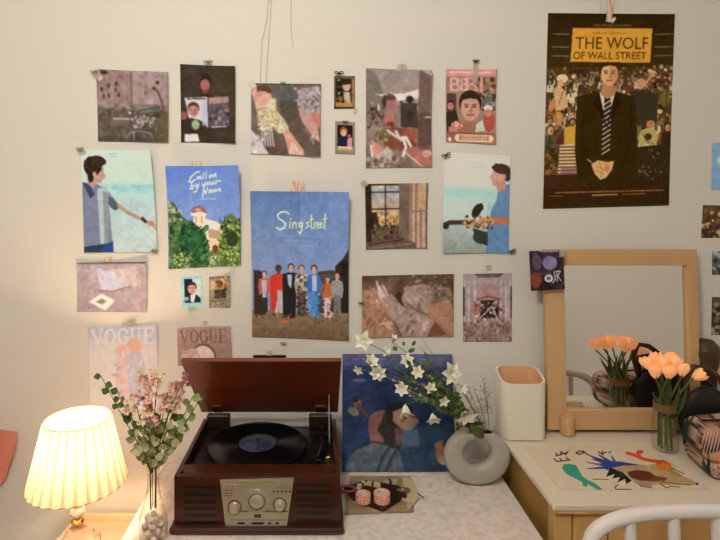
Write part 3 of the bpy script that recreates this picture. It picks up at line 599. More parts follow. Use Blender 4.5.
def a(A):
    A.grad((150,132,124),(140,112,104),273,342); A.N((463,273,512,342),5,4); A.P([(474,273),(504,273),(500,277),(478,277)],(90,74,70))
    for x in (464,468,474,500,505,509): A.B(x,280,x+1.6,322,(176,158,150))
    A.B(463,286,465,316,(60,48,46)); A.B(510,286,512,318,(64,50,48)); A.P([(477,284),(501,284),(501,310),(477,310)],(150,116,112)); A.L([(477,299),(488,296),(501,299)],1.4,(120,62,58)); A.P([(481,300),(499,300),(499,318),(480,318)],(44,34,30)); A.E(476,308,4,8,(150,100,92)); A.scat((474,300,504,330),110,(.5,1.6),[(190,170,156),(120,84,76),(150,110,100),(70,54,46)]); A.L([(480,318),(492,306),(498,320)],.8,(214,196,176)); A.scat((463,322,512,334),70,(.8,2.2),[(160,110,104),(110,84,76)]); A.scat((463,334,512,342),50,(.8,2),[(60,50,44),(130,112,100)],.4)
    for _ in range(30):
        x = A.rng.uniform(466,508); A.L([(x,342),(x+A.rng.uniform(-4,4),330)],.6,(110,90,80))
o = sheet('photo_print',(463,273,512,342),[(463,274),(512,273),(512,342),(463,342)],a,'tall pinkish photo of an ornate pale doorway below the right-hand seaside poster','photo print',k=2.4)
tape(o,489,268,6,6,M_TAPE,10,.004)
# ---- dark card above the lid
o = sheet('photo_print',(252,354,286,400),[(253,355),(286,355),(286,398),(253,398)],lambda A: A.grad((34,30,30),(50,40,36),354,400),'dark photo whose top edge shows just above the turntable lid','photo print')
tape(o,269,353,6,5,M_TAPE,0,.005)
# ---- big film poster
def a(A):
    A.grad((42,32,16),(58,44,20),13,70); 
    for y in (34,47,56): A.L([(548,y),(565,y+.3)],.9,(150,130,88),.8); A.L([(655,y),(674,y-.5)],.9,(150,130,88),.8)
    A.N((542,13,676,75),8,3)
    cro = [(176,136,80),(140,98,56),(84,58,32),(52,38,22),(160,122,88),(116,56,40),(100,90,50),(196,162,110),(56,44,34)]
    A.B(542,68,676,150,(74,56,34)); A.scat((543,68,675,80),170,(.8,2.2),cro[1:5]+[cro[8]]*3); A.scat((543,76,675,100),200,(1,2.4),cro[1:]); A.scat((543,96,585,150),120,(1.2,3),cro[2:]); A.scat((625,92,675,150),120,(1.2,3),cro[2:]); tp = [(176,158,120),(60,48,34),(150,96,54),(46,44,40),(120,112,80),(190,176,140),(110,52,44),(90,84,60)]; crowd(A,(545,76,674,84),26,1.6,2.0,tp); crowd(A,(545,86,582,132),17,2.2,4.2,tp); crowd(A,(632,86,672,136),18,2.2,4.0,tp); 
    A.E(559,79,6,4.4,(204,176,130)); A.E(557,84,3.4,4,(190,136,90)); A.P([(550,90),(556,86),(563,92),(566,108),(553,112)],(190,146,98)); A.E(549,106,3.4,6,(176,112,66),20); A.L([(560,92),(556,104)],1,(120,84,54)); A.E(556,119,5,7,(176,122,68)); A.L([(552,112),(554,124)],1,(120,76,40))
    A.P([(562,128),(575,127),(576,146),(563,148)],(186,138,50)); 
    A.P([(558,146),(578,144),(584,176),(556,178)],(196,164,110))
    for i in range(9): A.L([(556,148+i*3.4),(583,148+i*3.4)],1.3,(84,50,44))
    A.B(560,168,584,176,(120,70,80),.6); A.P([(543,150),(552,160),(558,176),(543,178)],(130,80,48)); A.scat((543,140,556,176),30,(1.2,3),[(90,64,40),(60,56,30),(50,36,22)])
    A.scat((636,66,674,80),30,(1,2.4),[(190,150,110),(90,70,50)]); A.L([(640,92),(650,80),(654,74)],3,(176,124,90)); A.E(642,84,5,5,(180,130,90)); A.P([(630,92),(646,90),(660,96),(660,124),(640,128)],(54,48,38)); A.E(668,100,5,9,(110,90,44)); A.E(654,126,3.6,4,(190,120,70)); A.P([(640,140),(644,132),(652,129),(660,133),(662,142),(657,150),(650,146),(643,149)],(172,146,84)); A.E(651,139,4,3.6,(60,48,30)); A.L([(645,136),(650,144),(657,146)],1.1,(110,90,48)); A.E(652,126,3.2,3.6,(170,112,66))
    A.B(542,178,676,208,(50,34,18)); A.P([(630,150),(676,146),(676,180),(628,180)],(50,40,24)); A.scat((628,150,672,182),50,(.6,2),[(80,66,40),(36,30,20),(120,100,70)],.6); A.P([(542,176),(590,176),(590,190),(542,190)],(60,38,22))
    A.P([(575,98),(580,96),(598,92),(616,92),(636,98),(639,120),(640,178),(632,182),(600,186),(578,182),(574,150)],(48,37,10)); A.N((574,94,640,184),8,2); A.P([(598,92),(603,108),(606,130),(598,112),(592,104)],(34,26,6)); A.P([(616,93),(612,108),(609,130),(617,112),(623,104)],(34,26,6)); A.L([(583,104),(581,140),(590,166)],1,(30,24,6)); A.L([(632,104),(634,140),(624,168)],1,(30,24,6)); A.L([(608,130),(606,160)],.8,(28,22,6))
    A.P([(598,92),(607,98),(616,92),(612,112),(607,120),(602,108)],(206,180,150)); A.P([(604,98),(610,98),(612,110),(612,150),(607,158),(603,140)],(44,34,24))
    for i in range(11): A.L([(603,106+i*5),(611,101+i*5)],1.1,(200,186,150))
    A.L([(598,93),(602,110),(606,128)],1.2,(34,28,16)); A.L([(616,93),(612,108),(608,128)],1.2,(34,28,16))
    A.P([(592,166),(599,162),(609,164),(616,163),(614,172),(608,180),(602,182),(596,176)],(206,148,92)); A.E(603,172,7,7,(214,156,98)); A.L([(598,168),(606,172)],.8,(150,96,60)); A.L([(598,172),(605,177)],.8,(150,96,60)); A.L([(588,161),(592,164)],1.3,(160,146,100)); A.L([(600,164),(604,172),(602,180)],.7,(150,96,60)); A.L([(606,165),(609,172)],.7,(150,96,60)); A.E(609,170,3,4,(186,124,74))
    A.B(603,86,613,95,(180,120,78)); A.P([(601,86),(614,86),(615,96),(607,100),(600,95)],(170,114,76)); face(A,608.5,73.5,12.5,(206,144,98),(50,36,20)); A.P([(608,64),(620,70),(620,86),(612,90)],(150,96,60),.35)
    A.P([(568.5,28),(652,28),(651,63),(567,62)],(200,136,48)); A.N((568,28,652,62),8,2.5)
    A.T('THE WOLF',572,37,648,49,(64,44,12)); A.T('OF WALL STREET',570,52,646.5,59.5,(64,44,12)); A.T('MARTIN SCORSESE',590,31.5,625,34,(130,80,20),.9)
    A.T('LEONARDO DICAPRIO',590,23.4,630,26.4,(180,124,44),.9); A.P([(606,18),(608,16),(610,18),(612,16),(614,18),(610,23)],(206,196,176))
    x = 555
    while x < 662: w = A.rng.uniform(3,9); A.L([(x,194),(x+w,194)],1.3,(150,100,54),.9); x += w+1.8
    A.L([(594,197.5),(620,197.3)],1.4,(170,116,64)); A.L([(626,197.5),(650,197)],1.0,(140,90,50)); A.L([(548,197),(562,197.6)],1,(120,80,44))
    A.L([(672,14),(666,205)],1.6,(62,46,22),.6)
o = sheet('film_poster',(542,13,675,210),[(548,13),(675,14),(669,205.5),(543,209)],a,'big dark golden poster of a black-suited person before a crowd, orange title block','poster',k=2.6,curl=(.0,.003,.003,.002))
tape(o,610,10,6,24,M_WASHI,-6,.008,label='pinkish ribbon tape')
# ---- card at the mirror corner, right-edge cards
def a(A):
    A.grad((58,46,60),(50,34,34),251,290); A.N((528,250,565,290),6,9); A.E(550,263,8,7,(116,104,124)); A.E(536,262,5,8,(84,66,80)); A.E(534,280,6,8,(110,58,46)); A.B(552,270,562,286,(36,34,34)); A.L([(540,250.8),(560,251)],1.4,(170,120,170))
    A.E(548,279,4.6,4,(190,186,190)); A.E(548,279,2.6,2.2,(90,80,84)); w = (206,196,196)
    A.L([(554,272),(555,280),(552,284)],1,w); A.L([(556,272),(561,272),(558,277),(561,282)],1,w); A.L([(557,272),(557,283)],.9,w)
o = sheet('photo_card',(528,250,565,291),[(529,251),(563,250),(565,289),(531,291)],a,'small dark violet card with pale lettering overlapping the mirror frame corner','card',k=3,Y0=1.526,base=.002)
tape(o,562,253,5,8,M_TAPE,0,.086)
def a(A): A.grad((120,146,166),(112,138,158),142,190); A.E(722,160,5,4,(230,230,226)); A.N((711,142,745,190),8,2); A.B(720,150,742,182,(140,160,172),.5)
sheet('picture_card',(711,142,745,190),[(712,143),(745,141),(745,190),(711,190)],a,'plain blue-grey card cut by the right edge of the photo','card')
def a(A): A.grad((70,56,40),(60,46,34),205,238); A.scat((701,206,745,238),110,(1,3.4),[(170,130,84),(110,76,50),(50,40,34),(200,160,110)])
sheet('picture_card',(701,205,745,238),[(703,205),(745,206),(745,238),(701,238)],a,'brown crowded photo card below the blue-grey card at the right edge','card')
def a(A): A.grad((90,96,90),(60,56,50),251,275); A.scat((712,251,735,275),40,(1,3),[(150,150,140),(50,56,50),(110,90,70)])
sheet('picture_card',(712,251,735,275),[(712,251),(735,251),(735,275),(712,275)],a,'small dark card third from the top at the right edge','card')
def a(A): A.grad((80,64,52),(50,44,40),297,335); A.scat((711,297,738,335),60,(1,3),[(130,100,74),(40,38,36),(90,84,80),(160,130,104)])
sheet('picture_card',(711,297,738,335),[(712,297),(738,297),(738,335),(711,335)],a,'dark narrow photo card right of the mirror, lowest at the right edge','card')
# ================================================================== room
def st(name, mb, m, smooth=False):
    o = mb.build(name, m, loc=(0,0,0), smooth=smooth); o['kind'] = 'structure'; return o
M_WALL = mat('wall_paint', (222,219,214), .85, spec=.2, bump=((14,14,14), .12, .004))
M_CEIL = mat('ceiling_paint', (225,222,216), .9, spec=.2)
M_FLOOR = mat('floor_boards', (140,104,70), .5, noise=((3,40,3), (104,72,46), 4, .3, .7))
XL, XR, YB, ZT = -2.1, 1.42, -2.2, 2.6
st('floor', MB().box((XL-.1,YB-.1,-.1),(XR+.1,WY+.1,0)), M_FLOOR)
st('ceiling', MB().box((XL-.1,YB-.1,ZT),(XR+.1,WY+.1,ZT+.1)), M_CEIL)
st('wall_back', MB().box((XL-.1,WY,0),(XR+.1,WY+.1,ZT)), M_WALL)
st('wall_front', MB().box((XL-.1,YB-.1,0),(XR+.1,YB,ZT)), M_WALL)
st('wall_left', MB().box((XL-.1,YB,0),(XL,WY,ZT)), M_WALL)
st('wall_right', MB().box((XR,YB,0),(XR+.1,WY,ZT)), M_WALL)

# ------------------------------------------------------------------ materials
M_CLOTH = mat('lace_cloth', (226,214,206), .9, spec=.15, noise=((60,60,60), (208,196,190), 3, .40, .66), bump=((90,90,90), .45, .002))
M_DESK = mat('desk_white', (224,212,198), .5, noise=((3,5,3), (220,205,184), 2, .3, .7))
M_PINE = mat('pine_wood', (206,164,104), .5, noise=((9,9,1.2), (184,140,82), 4, .35, .65))
M_PINE2 = mat('mirror_wood', (206,168,122), .45, noise=((2,8,1.2), (192,150,104), 4, .35, .65))
M_OAK = mat('nightstand_wood', (236,212,180), .5, noise=((4,16,4), (226,196,160), 3, .35, .65))
M_WALNUT = mat('red_brown_veneer', (74,34,15), .34, spec=.45, noise=((1.6,9,22), (48,20,9), 5, .3, .7), coat=.2)
M_LIDLIT = mat('lid_veneer_lightened', (124,56,24), .4, spec=.4, noise=((1.6,22,9), (92,40,16), 5, .3, .7), coat=.15)  # the cabinet's veneer, lightened to paint in the light on the lid
M_SIDE = mat('shaded_pine', (164,126,62), .5, noise=((9,9,1.2), (146,108,48), 4, .35, .65))  # pine darkened to paint in the shade on the desk's side
M_WALDK = mat('dark_veneer', (46,22,12), .4, noise=((2,9,18), (30,14,8), 4, .3, .7))
M_DECK = mat('black_deck', (20,17,20), .35)
M_BLACK = mat('black_plastic', (16,15,16), .4)
M_VINYL = mat('vinyl', (9,9,13), .22, spec=.6)
M_LABEL = mat('record_label', (70,78,104), .4, noise=((55,55,55), (34,38,60), 2, .42, .58))
M_PANEL = mat('champagne_panel', (170,158,138), .38, metal=.35)
M_PANEL2 = mat('panel_dark_print', (72,60,40), .5)
M_KNOB = mat('silver_knob', (200,188,164), .3, metal=.6)
M_CHROME = mat('chrome', (200,196,190), .18, metal=1)
M_BRASS = mat('brass', (224,184,110), .25, metal=1)
M_GLASS = bpy.data.materials.new('clear_glass'); M_GLASS.use_nodes = True
nt = M_GLASS.node_tree; nt.nodes.clear()
_o = nt.nodes.new('ShaderNodeOutputMaterial'); _m = nt.nodes.new('ShaderNodeMixShader'); _t = nt.nodes.new('ShaderNodeBsdfTransparent'); _g = nt.nodes.new('ShaderNodeBsdfGlossy'); _f = nt.nodes.new('ShaderNodeLayerWeight'); _p = nt.nodes.new('ShaderNodeMath'); _p.operation = 'POWER'; _q = nt.nodes.new('ShaderNodeMath'); _q.operation = 'MULTIPLY_ADD'
_t.inputs[0].default_value = (.985,.985,.975,1); _g.inputs['Roughness'].default_value = .04; _p.inputs[1].default_value = 3; _q.inputs[1].default_value = .55; _q.inputs[2].default_value = .03
nt.links.new(_f.outputs['Facing'], _p.inputs[0]); nt.links.new(_p.outputs[0], _q.inputs[0]); nt.links.new(_q.outputs[0], _m.inputs[0]); nt.links.new(_t.outputs[0], _m.inputs[1]); nt.links.new(_g.outputs[0], _m.inputs[2]); nt.links.new(_m.outputs[0], _o.inputs[0])
M_CRYST = mat('amber_crystal', (255,230,200), .1, trans=.6, ior=1.5)
M_CERAM = mat('matte_ceramic', (172,167,158), .6, noise=((140,140,140), (168,163,153), 2, .4, .6))
M_WHITE = mat('white_ceramic', (228,220,206), .5)
M_PEACH = mat('peach_inner_light', (226,174,134), .7)  # peach paints in the light that comes through the container's wall
M_MIRROR = mat('mirror_glass', (236,234,228), .01, metal=1)
M_CHAIR = mat('white_enamel', (226,218,218), .35)
M_STEM = mat('stem_green', (88,104,50), .6)
M_STEMD = mat('stem_dark', (62,74,34), .6)
M_EUC = mat('eucalyptus', (136,150,92), .65, noise=((60,60,60), (104,122,66), 2, .35, .65))
M_EUCP = mat('pale_leaf', (186,178,136), .7, noise=((60,60,60), (140,146,96), 2, .35, .65))
M_LEAF = mat('fresh_leaf', (88,112,44), .6, noise=((50,50,50), (48,76,30), 2, .35, .65))
M_PINKF = mat('dried_pink', (238,196,180), .8, noise=((90,90,90), (216,158,148), 2, .35, .65))
M_MAUVE = mat('mauve_flower', (160,96,96), .8)
M_CREAMF = mat('cream_flower', (226,200,168), .8)
M_PETAL = mat('white_petal', (236,232,216), .6)
M_PETALC = mat('petal_centre', (196,196,120), .7)
M_TWIG = mat('dry_twig', (120,98,70), .8)
M_SEED = mat('dry_seed', (150,132,104), .8)
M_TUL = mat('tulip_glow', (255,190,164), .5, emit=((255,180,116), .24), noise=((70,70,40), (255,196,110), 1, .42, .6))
M_RIB = mat('brown_ribbon', (116,82,44), .6)
M_STONE = mat('pink_pebble', (240,218,206), .6, noise=((30,30,30), (222,196,184), 2, .3, .7))
M_LEATH = mat('black_leather', (24,20,22), .4)
M_BROWNL = mat('brown_leather', (84,58,36), .5, noise=((20,20,20), (60,38,24), 3, .3, .7))
M_PINKP = mat('pink_paper', (226,140,120), .8)
M_TAPER = mat('pink_roll', (214,140,124), .6, noise=((220,220,220), (236,180,160), 1, .42, .58))
M_CREAM = mat('cream_card', (196,178,146), .6)
M_MAG = mat('glossy_page', (176,150,118), .3, noise=((14,14,14), (130,110,84), 3, .35, .65))
M_LENS = mat('amber_lens', (120,74,54), .15)
M_CORD = mat('pale_cord', (206,196,180), .7)

# ------------------------------------------------------------------ side table under its cloth
DT = .78; ZTAB = CZ-DT; TX0, TX1, TY0, TY1 = -.45, .515, 1.13, 1.585
t = thing('side_table', 'low white table hidden under the pale lace cloth, carrying the turntable', 'table', ((TX0+TX1)/2,(TY0+TY1)/2,0))
MB().box((TX0+.006,TY0+.006,ZTAB-.03),(TX1-.006,TY1,ZTAB-.004),bev=.004).build('tabletop', M_DESK, t, smooth=False)
for lx in (TX0+.05, TX1-.05):
    for ly in (TY0+.05, TY1-.05):
        MB().box((lx-.02,ly-.02,0),(lx+.02,ly+.02,ZTAB-.031)).build('leg', M_DESK, t, smooth=False)
# cloth: top plus a falling skirt with soft folds
def cloth():
    mb = MB(); N = 160; cr = .05
    w, d = TX1-TX0, TY1-TY0
    per = []
    def rr(cx, cy, a0): return [(cx+cr*math.cos(a0+PI/2*k/8), cy+cr*math.sin(a0+PI/2*k/8)) for k in range(9)]
    raw = rr(TX1-cr-.0,TY0+cr,-PI/2)+[(TX1,TY1-.004)]+[(TX0,TY1-.004)]+rr(TX0+cr,TY0+cr,PI)
    # resample
    L = [0]
    for a_, b_ in zip(raw, raw[1:]+raw[:1]): L.append(L[-1]+math.hypot(b_[0]-a_[0], b_[1]-a_[1]))
    for i in range(N):
        s = L[-1]*i/N
        k = max(j for j in range(len(L)-1) if L[j] <= s+1e-9); f = (s-L[k])/max(L[k+1]-L[k],1e-9)
        a_, b_ = raw[k], raw[(k+1) % len(raw)]; per.append((a_[0]+(b_[0]-a_[0])*f, a_[1]+(b_[1]-a_[1])*f))
    c = ((TX0+TX1)/2, (TY0+TY1)/2); vs = []; rings = 16
    for j in range(rings+1):
        f = j/rings
        for x, y in per:
            px, py = c[0]+(x-c[0])*f, c[1]+(y-c[1])*f
            z = ZTAB-.001+.0006*mnoise.noise(Vector((px*14,py*14,0)))
            if f > .93: z -= .001
            vs.append((px, py, z))
    n = len(per); sk = 14
    for j in range(1, sk+1):
        f = j/sk
        for i, (x, y) in enumerate(per):
            nx, ny = x-c[0], y-c[1]
            right = x > TX1-.004; back = y > TY1-.01; left = x < TX0+.004
            o = .004+.004*min(1,f*4)
            if not back: o += (.010 if not right else .0)*f*(1+math.sin(i*.75)+.5*math.sin(i*.31+1))
            if right: o = .004
            if left: o = .004+.006*f
            dx = o*(1 if nx > 0 else -1)*(abs(nx)/(w/2))**6; dy = -o*((abs(ny)/(d/2))**6 if ny < 0 else 0)
            vs.append((x+dx, y+dy, ZTAB-.002-.006*min(1,f*5)-.42*f))
    tot = rings+sk
    fs = [(j*n+i, j*n+(i+1)%n, (j+1)*n+(i+1)%n, (j+1)*n+i) for j in range(tot) for i in range(n)]
    mb.add(vs, fs); return mb
tag(cloth().build('tablecloth', M_CLOTH, loc=((TX0+TX1)/2,(TY0+TY1)/2,ZTAB-.43)), 'pale pinkish lace tablecloth draped over the low table beneath the turntable', 'tablecloth')

# ------------------------------------------------------------------ desk
DD = .69; ZD = CZ-DD; DX0, DX1, DY0, DY1 = .53, 1.40, 1.178, 1.59
t = thing('desk', 'pine desk with cream top and two drawers at the right, mirror standing on it', 'desk', ((DX0+DX1)/2,(DY0+DY1)/2,0))
MB().box((DX0,DY0,ZD-.014),(DX1,DY1,ZD),bev=.0025).build('desktop', M_DESK, t, smooth=False)
MB().box((DX0,DY0+.001,ZD-.021),(DX1,DY0+.012,ZD-.0141)).build('edge_strip', M_PINE, t, smooth=False)
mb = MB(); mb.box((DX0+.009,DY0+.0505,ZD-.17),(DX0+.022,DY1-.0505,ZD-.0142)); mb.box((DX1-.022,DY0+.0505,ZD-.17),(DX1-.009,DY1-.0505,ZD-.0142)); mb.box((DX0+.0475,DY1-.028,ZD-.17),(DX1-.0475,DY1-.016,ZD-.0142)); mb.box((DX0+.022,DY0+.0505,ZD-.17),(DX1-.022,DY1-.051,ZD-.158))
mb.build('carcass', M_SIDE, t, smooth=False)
for lx in (DX0+.0275, DX1-.0275):
    for ly in (DY0+.03, DY1-.03):
        MB().box((lx-.0195,ly-.02,0),(lx+.0195,ly+.02,ZD-.0215),bev=.003).build('leg', M_PINE, t, smooth=False)
for k, (xa, xb) in enumerate([(DX0+.050,.6575),(.6615,1.12),(1.124,DX1-.052)]):
    d = MB().box((xa,DY0+.012,ZD-.155),(xb,DY0+.0295,ZD-.0225),bev=.002).build('drawer', M_PINE, t, smooth=False)
    c = (xa+xb)/2
    MB().lathe([(.004,0),(.004,.008),(.009,.012),(.010,.017),(.006,.021)],(c,DY0+.012,ZD-.10),16,Matrix.Rotation(PI/2,3,'X')).build('knob', M_BRASS, d)

# ------------------------------------------------------------------ nightstand
NZ = CZ-.971
t = thing('nightstand', 'peach-toned wooden nightstand under the glowing lamp, only its back corner showing', 'nightstand', (-.60,1.40,0))
NX0, NX1, NY0, NY1 = -.742, -.468, 1.19, 1.585
MB().box((NX0,NY0,NZ-.02),(NX1,NY1,NZ),bev=.003).build('top', M_OAK, t, smooth=False)
MB().box((NX0,NY1-.014,NZ),(NX1,NY1,NZ+.020),bev=.002).build('back_rail', M_OAK, t, smooth=False)
mb = MB(); mb.box((NX0+.01,NY0+.02,.1),(NX0+.026,NY1-.01,NZ-.0205)); mb.box((NX1-.026,NY0+.02,.1),(NX1-.01,NY1-.01,NZ-.0205)); mb.box((NX0+.026,NY1-.026,.1),(NX1-.026,NY1-.01,NZ-.0205)); mb.box((NX0+.026,NY0+.03,.1),(NX1-.026,NY1-.026,.116))
mb.build('carcass', M_OAK, t, smooth=False)
for k in range(2):
    d = MB().box((NX0+.028,NY0+.008,.13+.21*k),(NX1-.028,NY0+.028,.33+.21*k),bev=.002).build('drawer', M_OAK, t, smooth=False)
    MB().ball(((NX0+NX1)/2,NY0-.004,.23+.21*k),.012).build('knob', M_BRASS, d)
for lx in (NX0+.03, NX1-.03):
    for ly in (NY0+.04, NY1-.03): MB().box((lx-.016,ly-.016,0),(lx+.016,ly+.016,.0995)).build('leg', M_OAK, t, smooth=False)

# ------------------------------------------------------------------ lamp
LX, LY = -.596, 1.30; ZB, ZTp = CZ-.704, CZ-.546
shade_m = bpy.data.materials.new('pleated_shade'); shade_m.use_nodes = True
nt = shade_m.node_tree; nt.nodes.clear()
out = nt.nodes.new('ShaderNodeOutputMaterial'); mx = nt.nodes.new('ShaderNodeMixShader'); df = nt.nodes.new('ShaderNodeBsdfDiffuse'); tr = nt.nodes.new('ShaderNodeBsdfTranslucent')
df.inputs[0].default_value = (*s2l((240,206,176)),1); mx.inputs[0].default_value = .5
# the pleats overlap: where the fabric is doubled it lets less light through
tc = nt.nodes.new('ShaderNodeTexCoord'); sp = nt.nodes.new('ShaderNodeSeparateXYZ'); at2 = nt.nodes.new('ShaderNodeMath'); at2.operation = 'ARCTAN2'
mu = nt.nodes.new('ShaderNodeMath'); mu.operation = 'MULTIPLY'; mu.inputs[1].default_value = 26/(2*PI); fr = nt.nodes.new('ShaderNodeMath'); fr.operation = 'FRACT'
rp = nt.nodes.new('ShaderNodeValToRGB'); e = rp.color_ramp.elements
e[0].position = 0; e[0].color = (.20,.115,.075,1); e[1].position = .14; e[1].color = (.34,.235,.16,1)
e2 = e.new(.45); e2.color = (.52,.42,.32,1); e3 = e.new(1.0); e3.color = (.44,.33,.24,1)
nt.links.new(tc.outputs['Object'], sp.inputs[0]); nt.links.new(sp.outputs['Y'], at2.inputs[0]); nt.links.new(sp.outputs['X'], at2.inputs[1])
nt.links.new(at2.outputs[0], mu.inputs[0]); nt.links.new(mu.outputs[0], fr.inputs[0]); nt.links.new(fr.outputs[0], rp.inputs[0]); nt.links.new(rp.outputs[0], tr.inputs[0])
nt.links.new(df.outputs[0], mx.inputs[1]); nt.links.new(tr.outputs[0], mx.inputs[2]); nt.links.new(mx.outputs[0], out.inputs[0])
M_TRIM = mat('shade_trim', (176,140,104), .7)
t = thing('table_lamp', 'glowing table lamp with cream pleated shade and crystal base at lower left', 'lamp', (LX,LY,NZ))
RB, RT = .1165, .079; npl = 26; n = npl*8
def pleat(r, z0, amp):
    return [(LX+(r+amp*abs(math.sin(npl*PI*k/n))-amp)*math.cos(2*PI*k/n), LY+(r+amp*abs(math.sin(npl*PI*k/n))-amp)*math.sin(2*PI*k/n), z0) for k in range(n)]
vs = []; m_ = 12
for j in range(m_+1):
    f = j/m_; vs += pleat(RB+(RT-RB)*f, ZB+(ZTp-ZB)*f, .0032-.0012*f)
fs = [(j*n+i, j*n+(i+1)%n, (j+1)*n+(i+1)%n, (j+1)*n+i) for j in range(m_) for i in range(n)]
sh = MB().add(vs, fs).build('lamp_shade', shade_m, t)
for r, z in ((RB-.002, ZB), (RT-.002, ZTp)):
    MB().tube([(LX+r*math.cos(2*PI*k/64), LY+r*math.sin(2*PI*k/64), z) for k in range(65)], .0013, 6).build('trim', M_TRIM, sh)
mb = MB(); mb.lathe([(.0,0),(.052,0),(.055,.006),(.053,.014),(.030,.022),(.022,.03)],(LX,LY,NZ+.001),32)
mb.build('base', M_CRYST, t)
mb = MB(); mb.lathe([(.02,.031),(.052,.055),(.056,.085),(.045,.12),(.022,.152),(.010,.162)],(LX,LY,NZ),12)
b = mb.build('crystal_body', M_CRYST, t, smooth=False)
for k in range(10):
    a = 2*PI*k/10; MB().ball((LX+.048*math.cos(a),LY+.048*math.sin(a),NZ+.115),(.009,.009,.014),6,4).build('crystal_drop', M_CRYST, t, smooth=False)
MB().lathe([(.008,.1625),(.014,.165),(.016,.170),(.012,.176),(.006,.179)],(LX,LY,NZ),24).build('collar', M_BRASS, t)
MB().ball((LX,LY,NZ+.1945),(.0185,.0185,.0150),10,6).build('crystal_ball', mat('bright_crystal',(255,248,240),.15,trans=.35,ior=1.5), t, smooth=False)
MB().lathe([(.006,.2098),(.010,.212),(.014,.218),(.014,.270),(.010,.274)],(LX,LY,NZ),20).build('socket', M_BRASS, t)
M_BULB = mat('bulb_glow', (255,240,214), .4, emit=((255,226,176), 10))
MB().ball((LX,LY,ZB+.078),(.019,.019,.026),16,10).build('bulb', M_BULB, t)
mb = MB()
for k in range(3):
    a = 2*PI*k/3+.3; mb.tube([(LX+.014*math.cos(a),LY+.014*math.sin(a),ZB+.016),(LX+(RB-.006)*math.cos(a),LY+(RB-.006)*math.sin(a),ZB+.004)],.0012,5)
mb.build('spider', M_BRASS, t)

# ------------------------------------------------------------------ turntable
PXC = -.142; W2 = .1945; YF, YK = 1.225, 1.545; ZC = CZ-.65; Z0 = ZTAB+.001
t = thing('record_player', 'reddish-brown wooden record player with its lid propped open and metal dial panel', 'record player', (PXC,(YF+YK)/2,Z0))
MB().box((PXC-W2-.008,YF-.016,Z0),(PXC+W2+.008,YK+.006,Z0+.016),bev=.004).build('plinth', M_WALNUT, t, smooth=False)
mb = MB(); zb = Z0+.0165
mb.box((PXC-W2,YF,zb),(PXC+W2,YF+.012,ZC-.0)); mb.box((PXC-W2,YF+.012,zb),(PXC-W2+.011,YK,ZC)); mb.box((PXC+W2-.011,YF+.012,zb),(PXC+W2,YK,ZC))
mb.box((PXC-W2+.011,YF+.012,ZC-.012),(PXC+W2-.011,YF+.056,ZC)); mb.box((PXC-W2+.011,YK-.010,zb),(PXC+W2-.011,YK,ZC-.022))
mb.build('cabinet', M_WALNUT, t, smooth=False, bevel=.0012)
MB().box((PXC-W2+.0115,YF+.0125,ZC-.030),(PXC+W2-.0115,YK-.0105,ZC-.024)).build('deck', M_DECK, t, smooth=False)
RX, RY = -.163, 1.418
MB().lathe([(.006,-.0235),(.128,-.0235),(.131,-.020),(.131,-.016),(.004,-.015)],(RX,RY,ZC),64).build('platter', M_BLACK, t)
MB().lathe([(.003,-.0149),(.003,-.002),(.001,-.001)],(RX,RY,ZC),10).build('spindle', M_CHROME, t)
for sx in (-1,1):
    MB().box((PXC+sx*(W2-.0455)-.0335,YK-.020,ZC-.0235),(PXC+sx*(W2-.0455)+.0335,YK+.002,ZC+.0165),bev=.003).build('hinge_block', M_WALDK, t, smooth=False)
    MB().lathe([(.0045,0),(.0045,.0018),(.003,.0026)],(PXC+sx*(W2-.013),YF+.018,ZC),14).build('bumper', M_BLACK, t)
# lid: shallow box hinged at the back, leaning forward
ang = math.atan2(.222,.235); LW = .2005; LL = .325; LD = .018
hy, hz = YK-.004, ZC+.018
def lid(u, v, w): # u across, v along the lid from hinge, w outward (above)
    return Vector((PXC+u, hy-v*math.cos(ang)-w*math.sin(ang)*-1, hz+v*math.sin(ang)+w*math.cos(ang)))
def lbox(mb, u0,u1,v0,v1,w0,w1):
    vs = [lid(u,v,w) for w in (w0,w1) for (u,v) in ((u0,v0),(u1,v0),(u1,v1),(u0,v1))]
    return mb.add(vs, [(0,3,2,1),(4,5,6,7),(0,1,5,4),(1,2,6,5),(2,3,7,6),(3,0,4,7)])
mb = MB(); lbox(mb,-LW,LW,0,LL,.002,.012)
L_ = mb.build('lid', M_LIDLIT, t, smooth=False, bevel=.001)
for k in range(2):
    u = (-1,1)[k]*(W2-.045); lbox(MB(),u-.014,u+.014,.004,.05,-.0005,.0018).build('hinge', M_BRASS, L_, smooth=False)
sx_ = PXC+W2-.022
MB().tube([(sx_,YK-.13,ZC-.012),lid(W2-.022,.13,.001)],.0022,6).build('lid_stay', M_CHROME, t)
# tonearm
ax, ay = PXC+W2-.040, YK-.060
ta = MB().lathe([(.022,-.0235),(.022,-.014),(.016,-.010),(.010,-.008),(.010,.004),(.004,.006)],(ax,ay,ZC),24).build('tonearm_base', M_BLACK, t)
MB().tube([(ax,ay+.022,ZC+.0005),(ax,ay,ZC+.0005),(ax-.002,ay-.10,ZC+.0),(ax-.014,ay-.16,ZC-.001)],.0026,8).build('tonearm', M_CHROME, t)
MB().box((ax-.022,ay-.186,ZC-.006),(ax-.008,ay-.158,ZC+.001),rz=.3,bev=.002).build('headshell', M_BLACK, t, smooth=False)
MB().box((ax+.006,ay-.150,ZC-.0235),(ax+.020,ay-.140,ZC-.010),bev=.002).build('arm_rest', M_BRASS, t, smooth=False)
for yy in (.2,.228): MB().lathe([(.006,-.0235),(.006,-.016),(.004,-.015)],(ax+.01,ay-yy+.02,ZC),12).build('switch', M_CHROME, t)
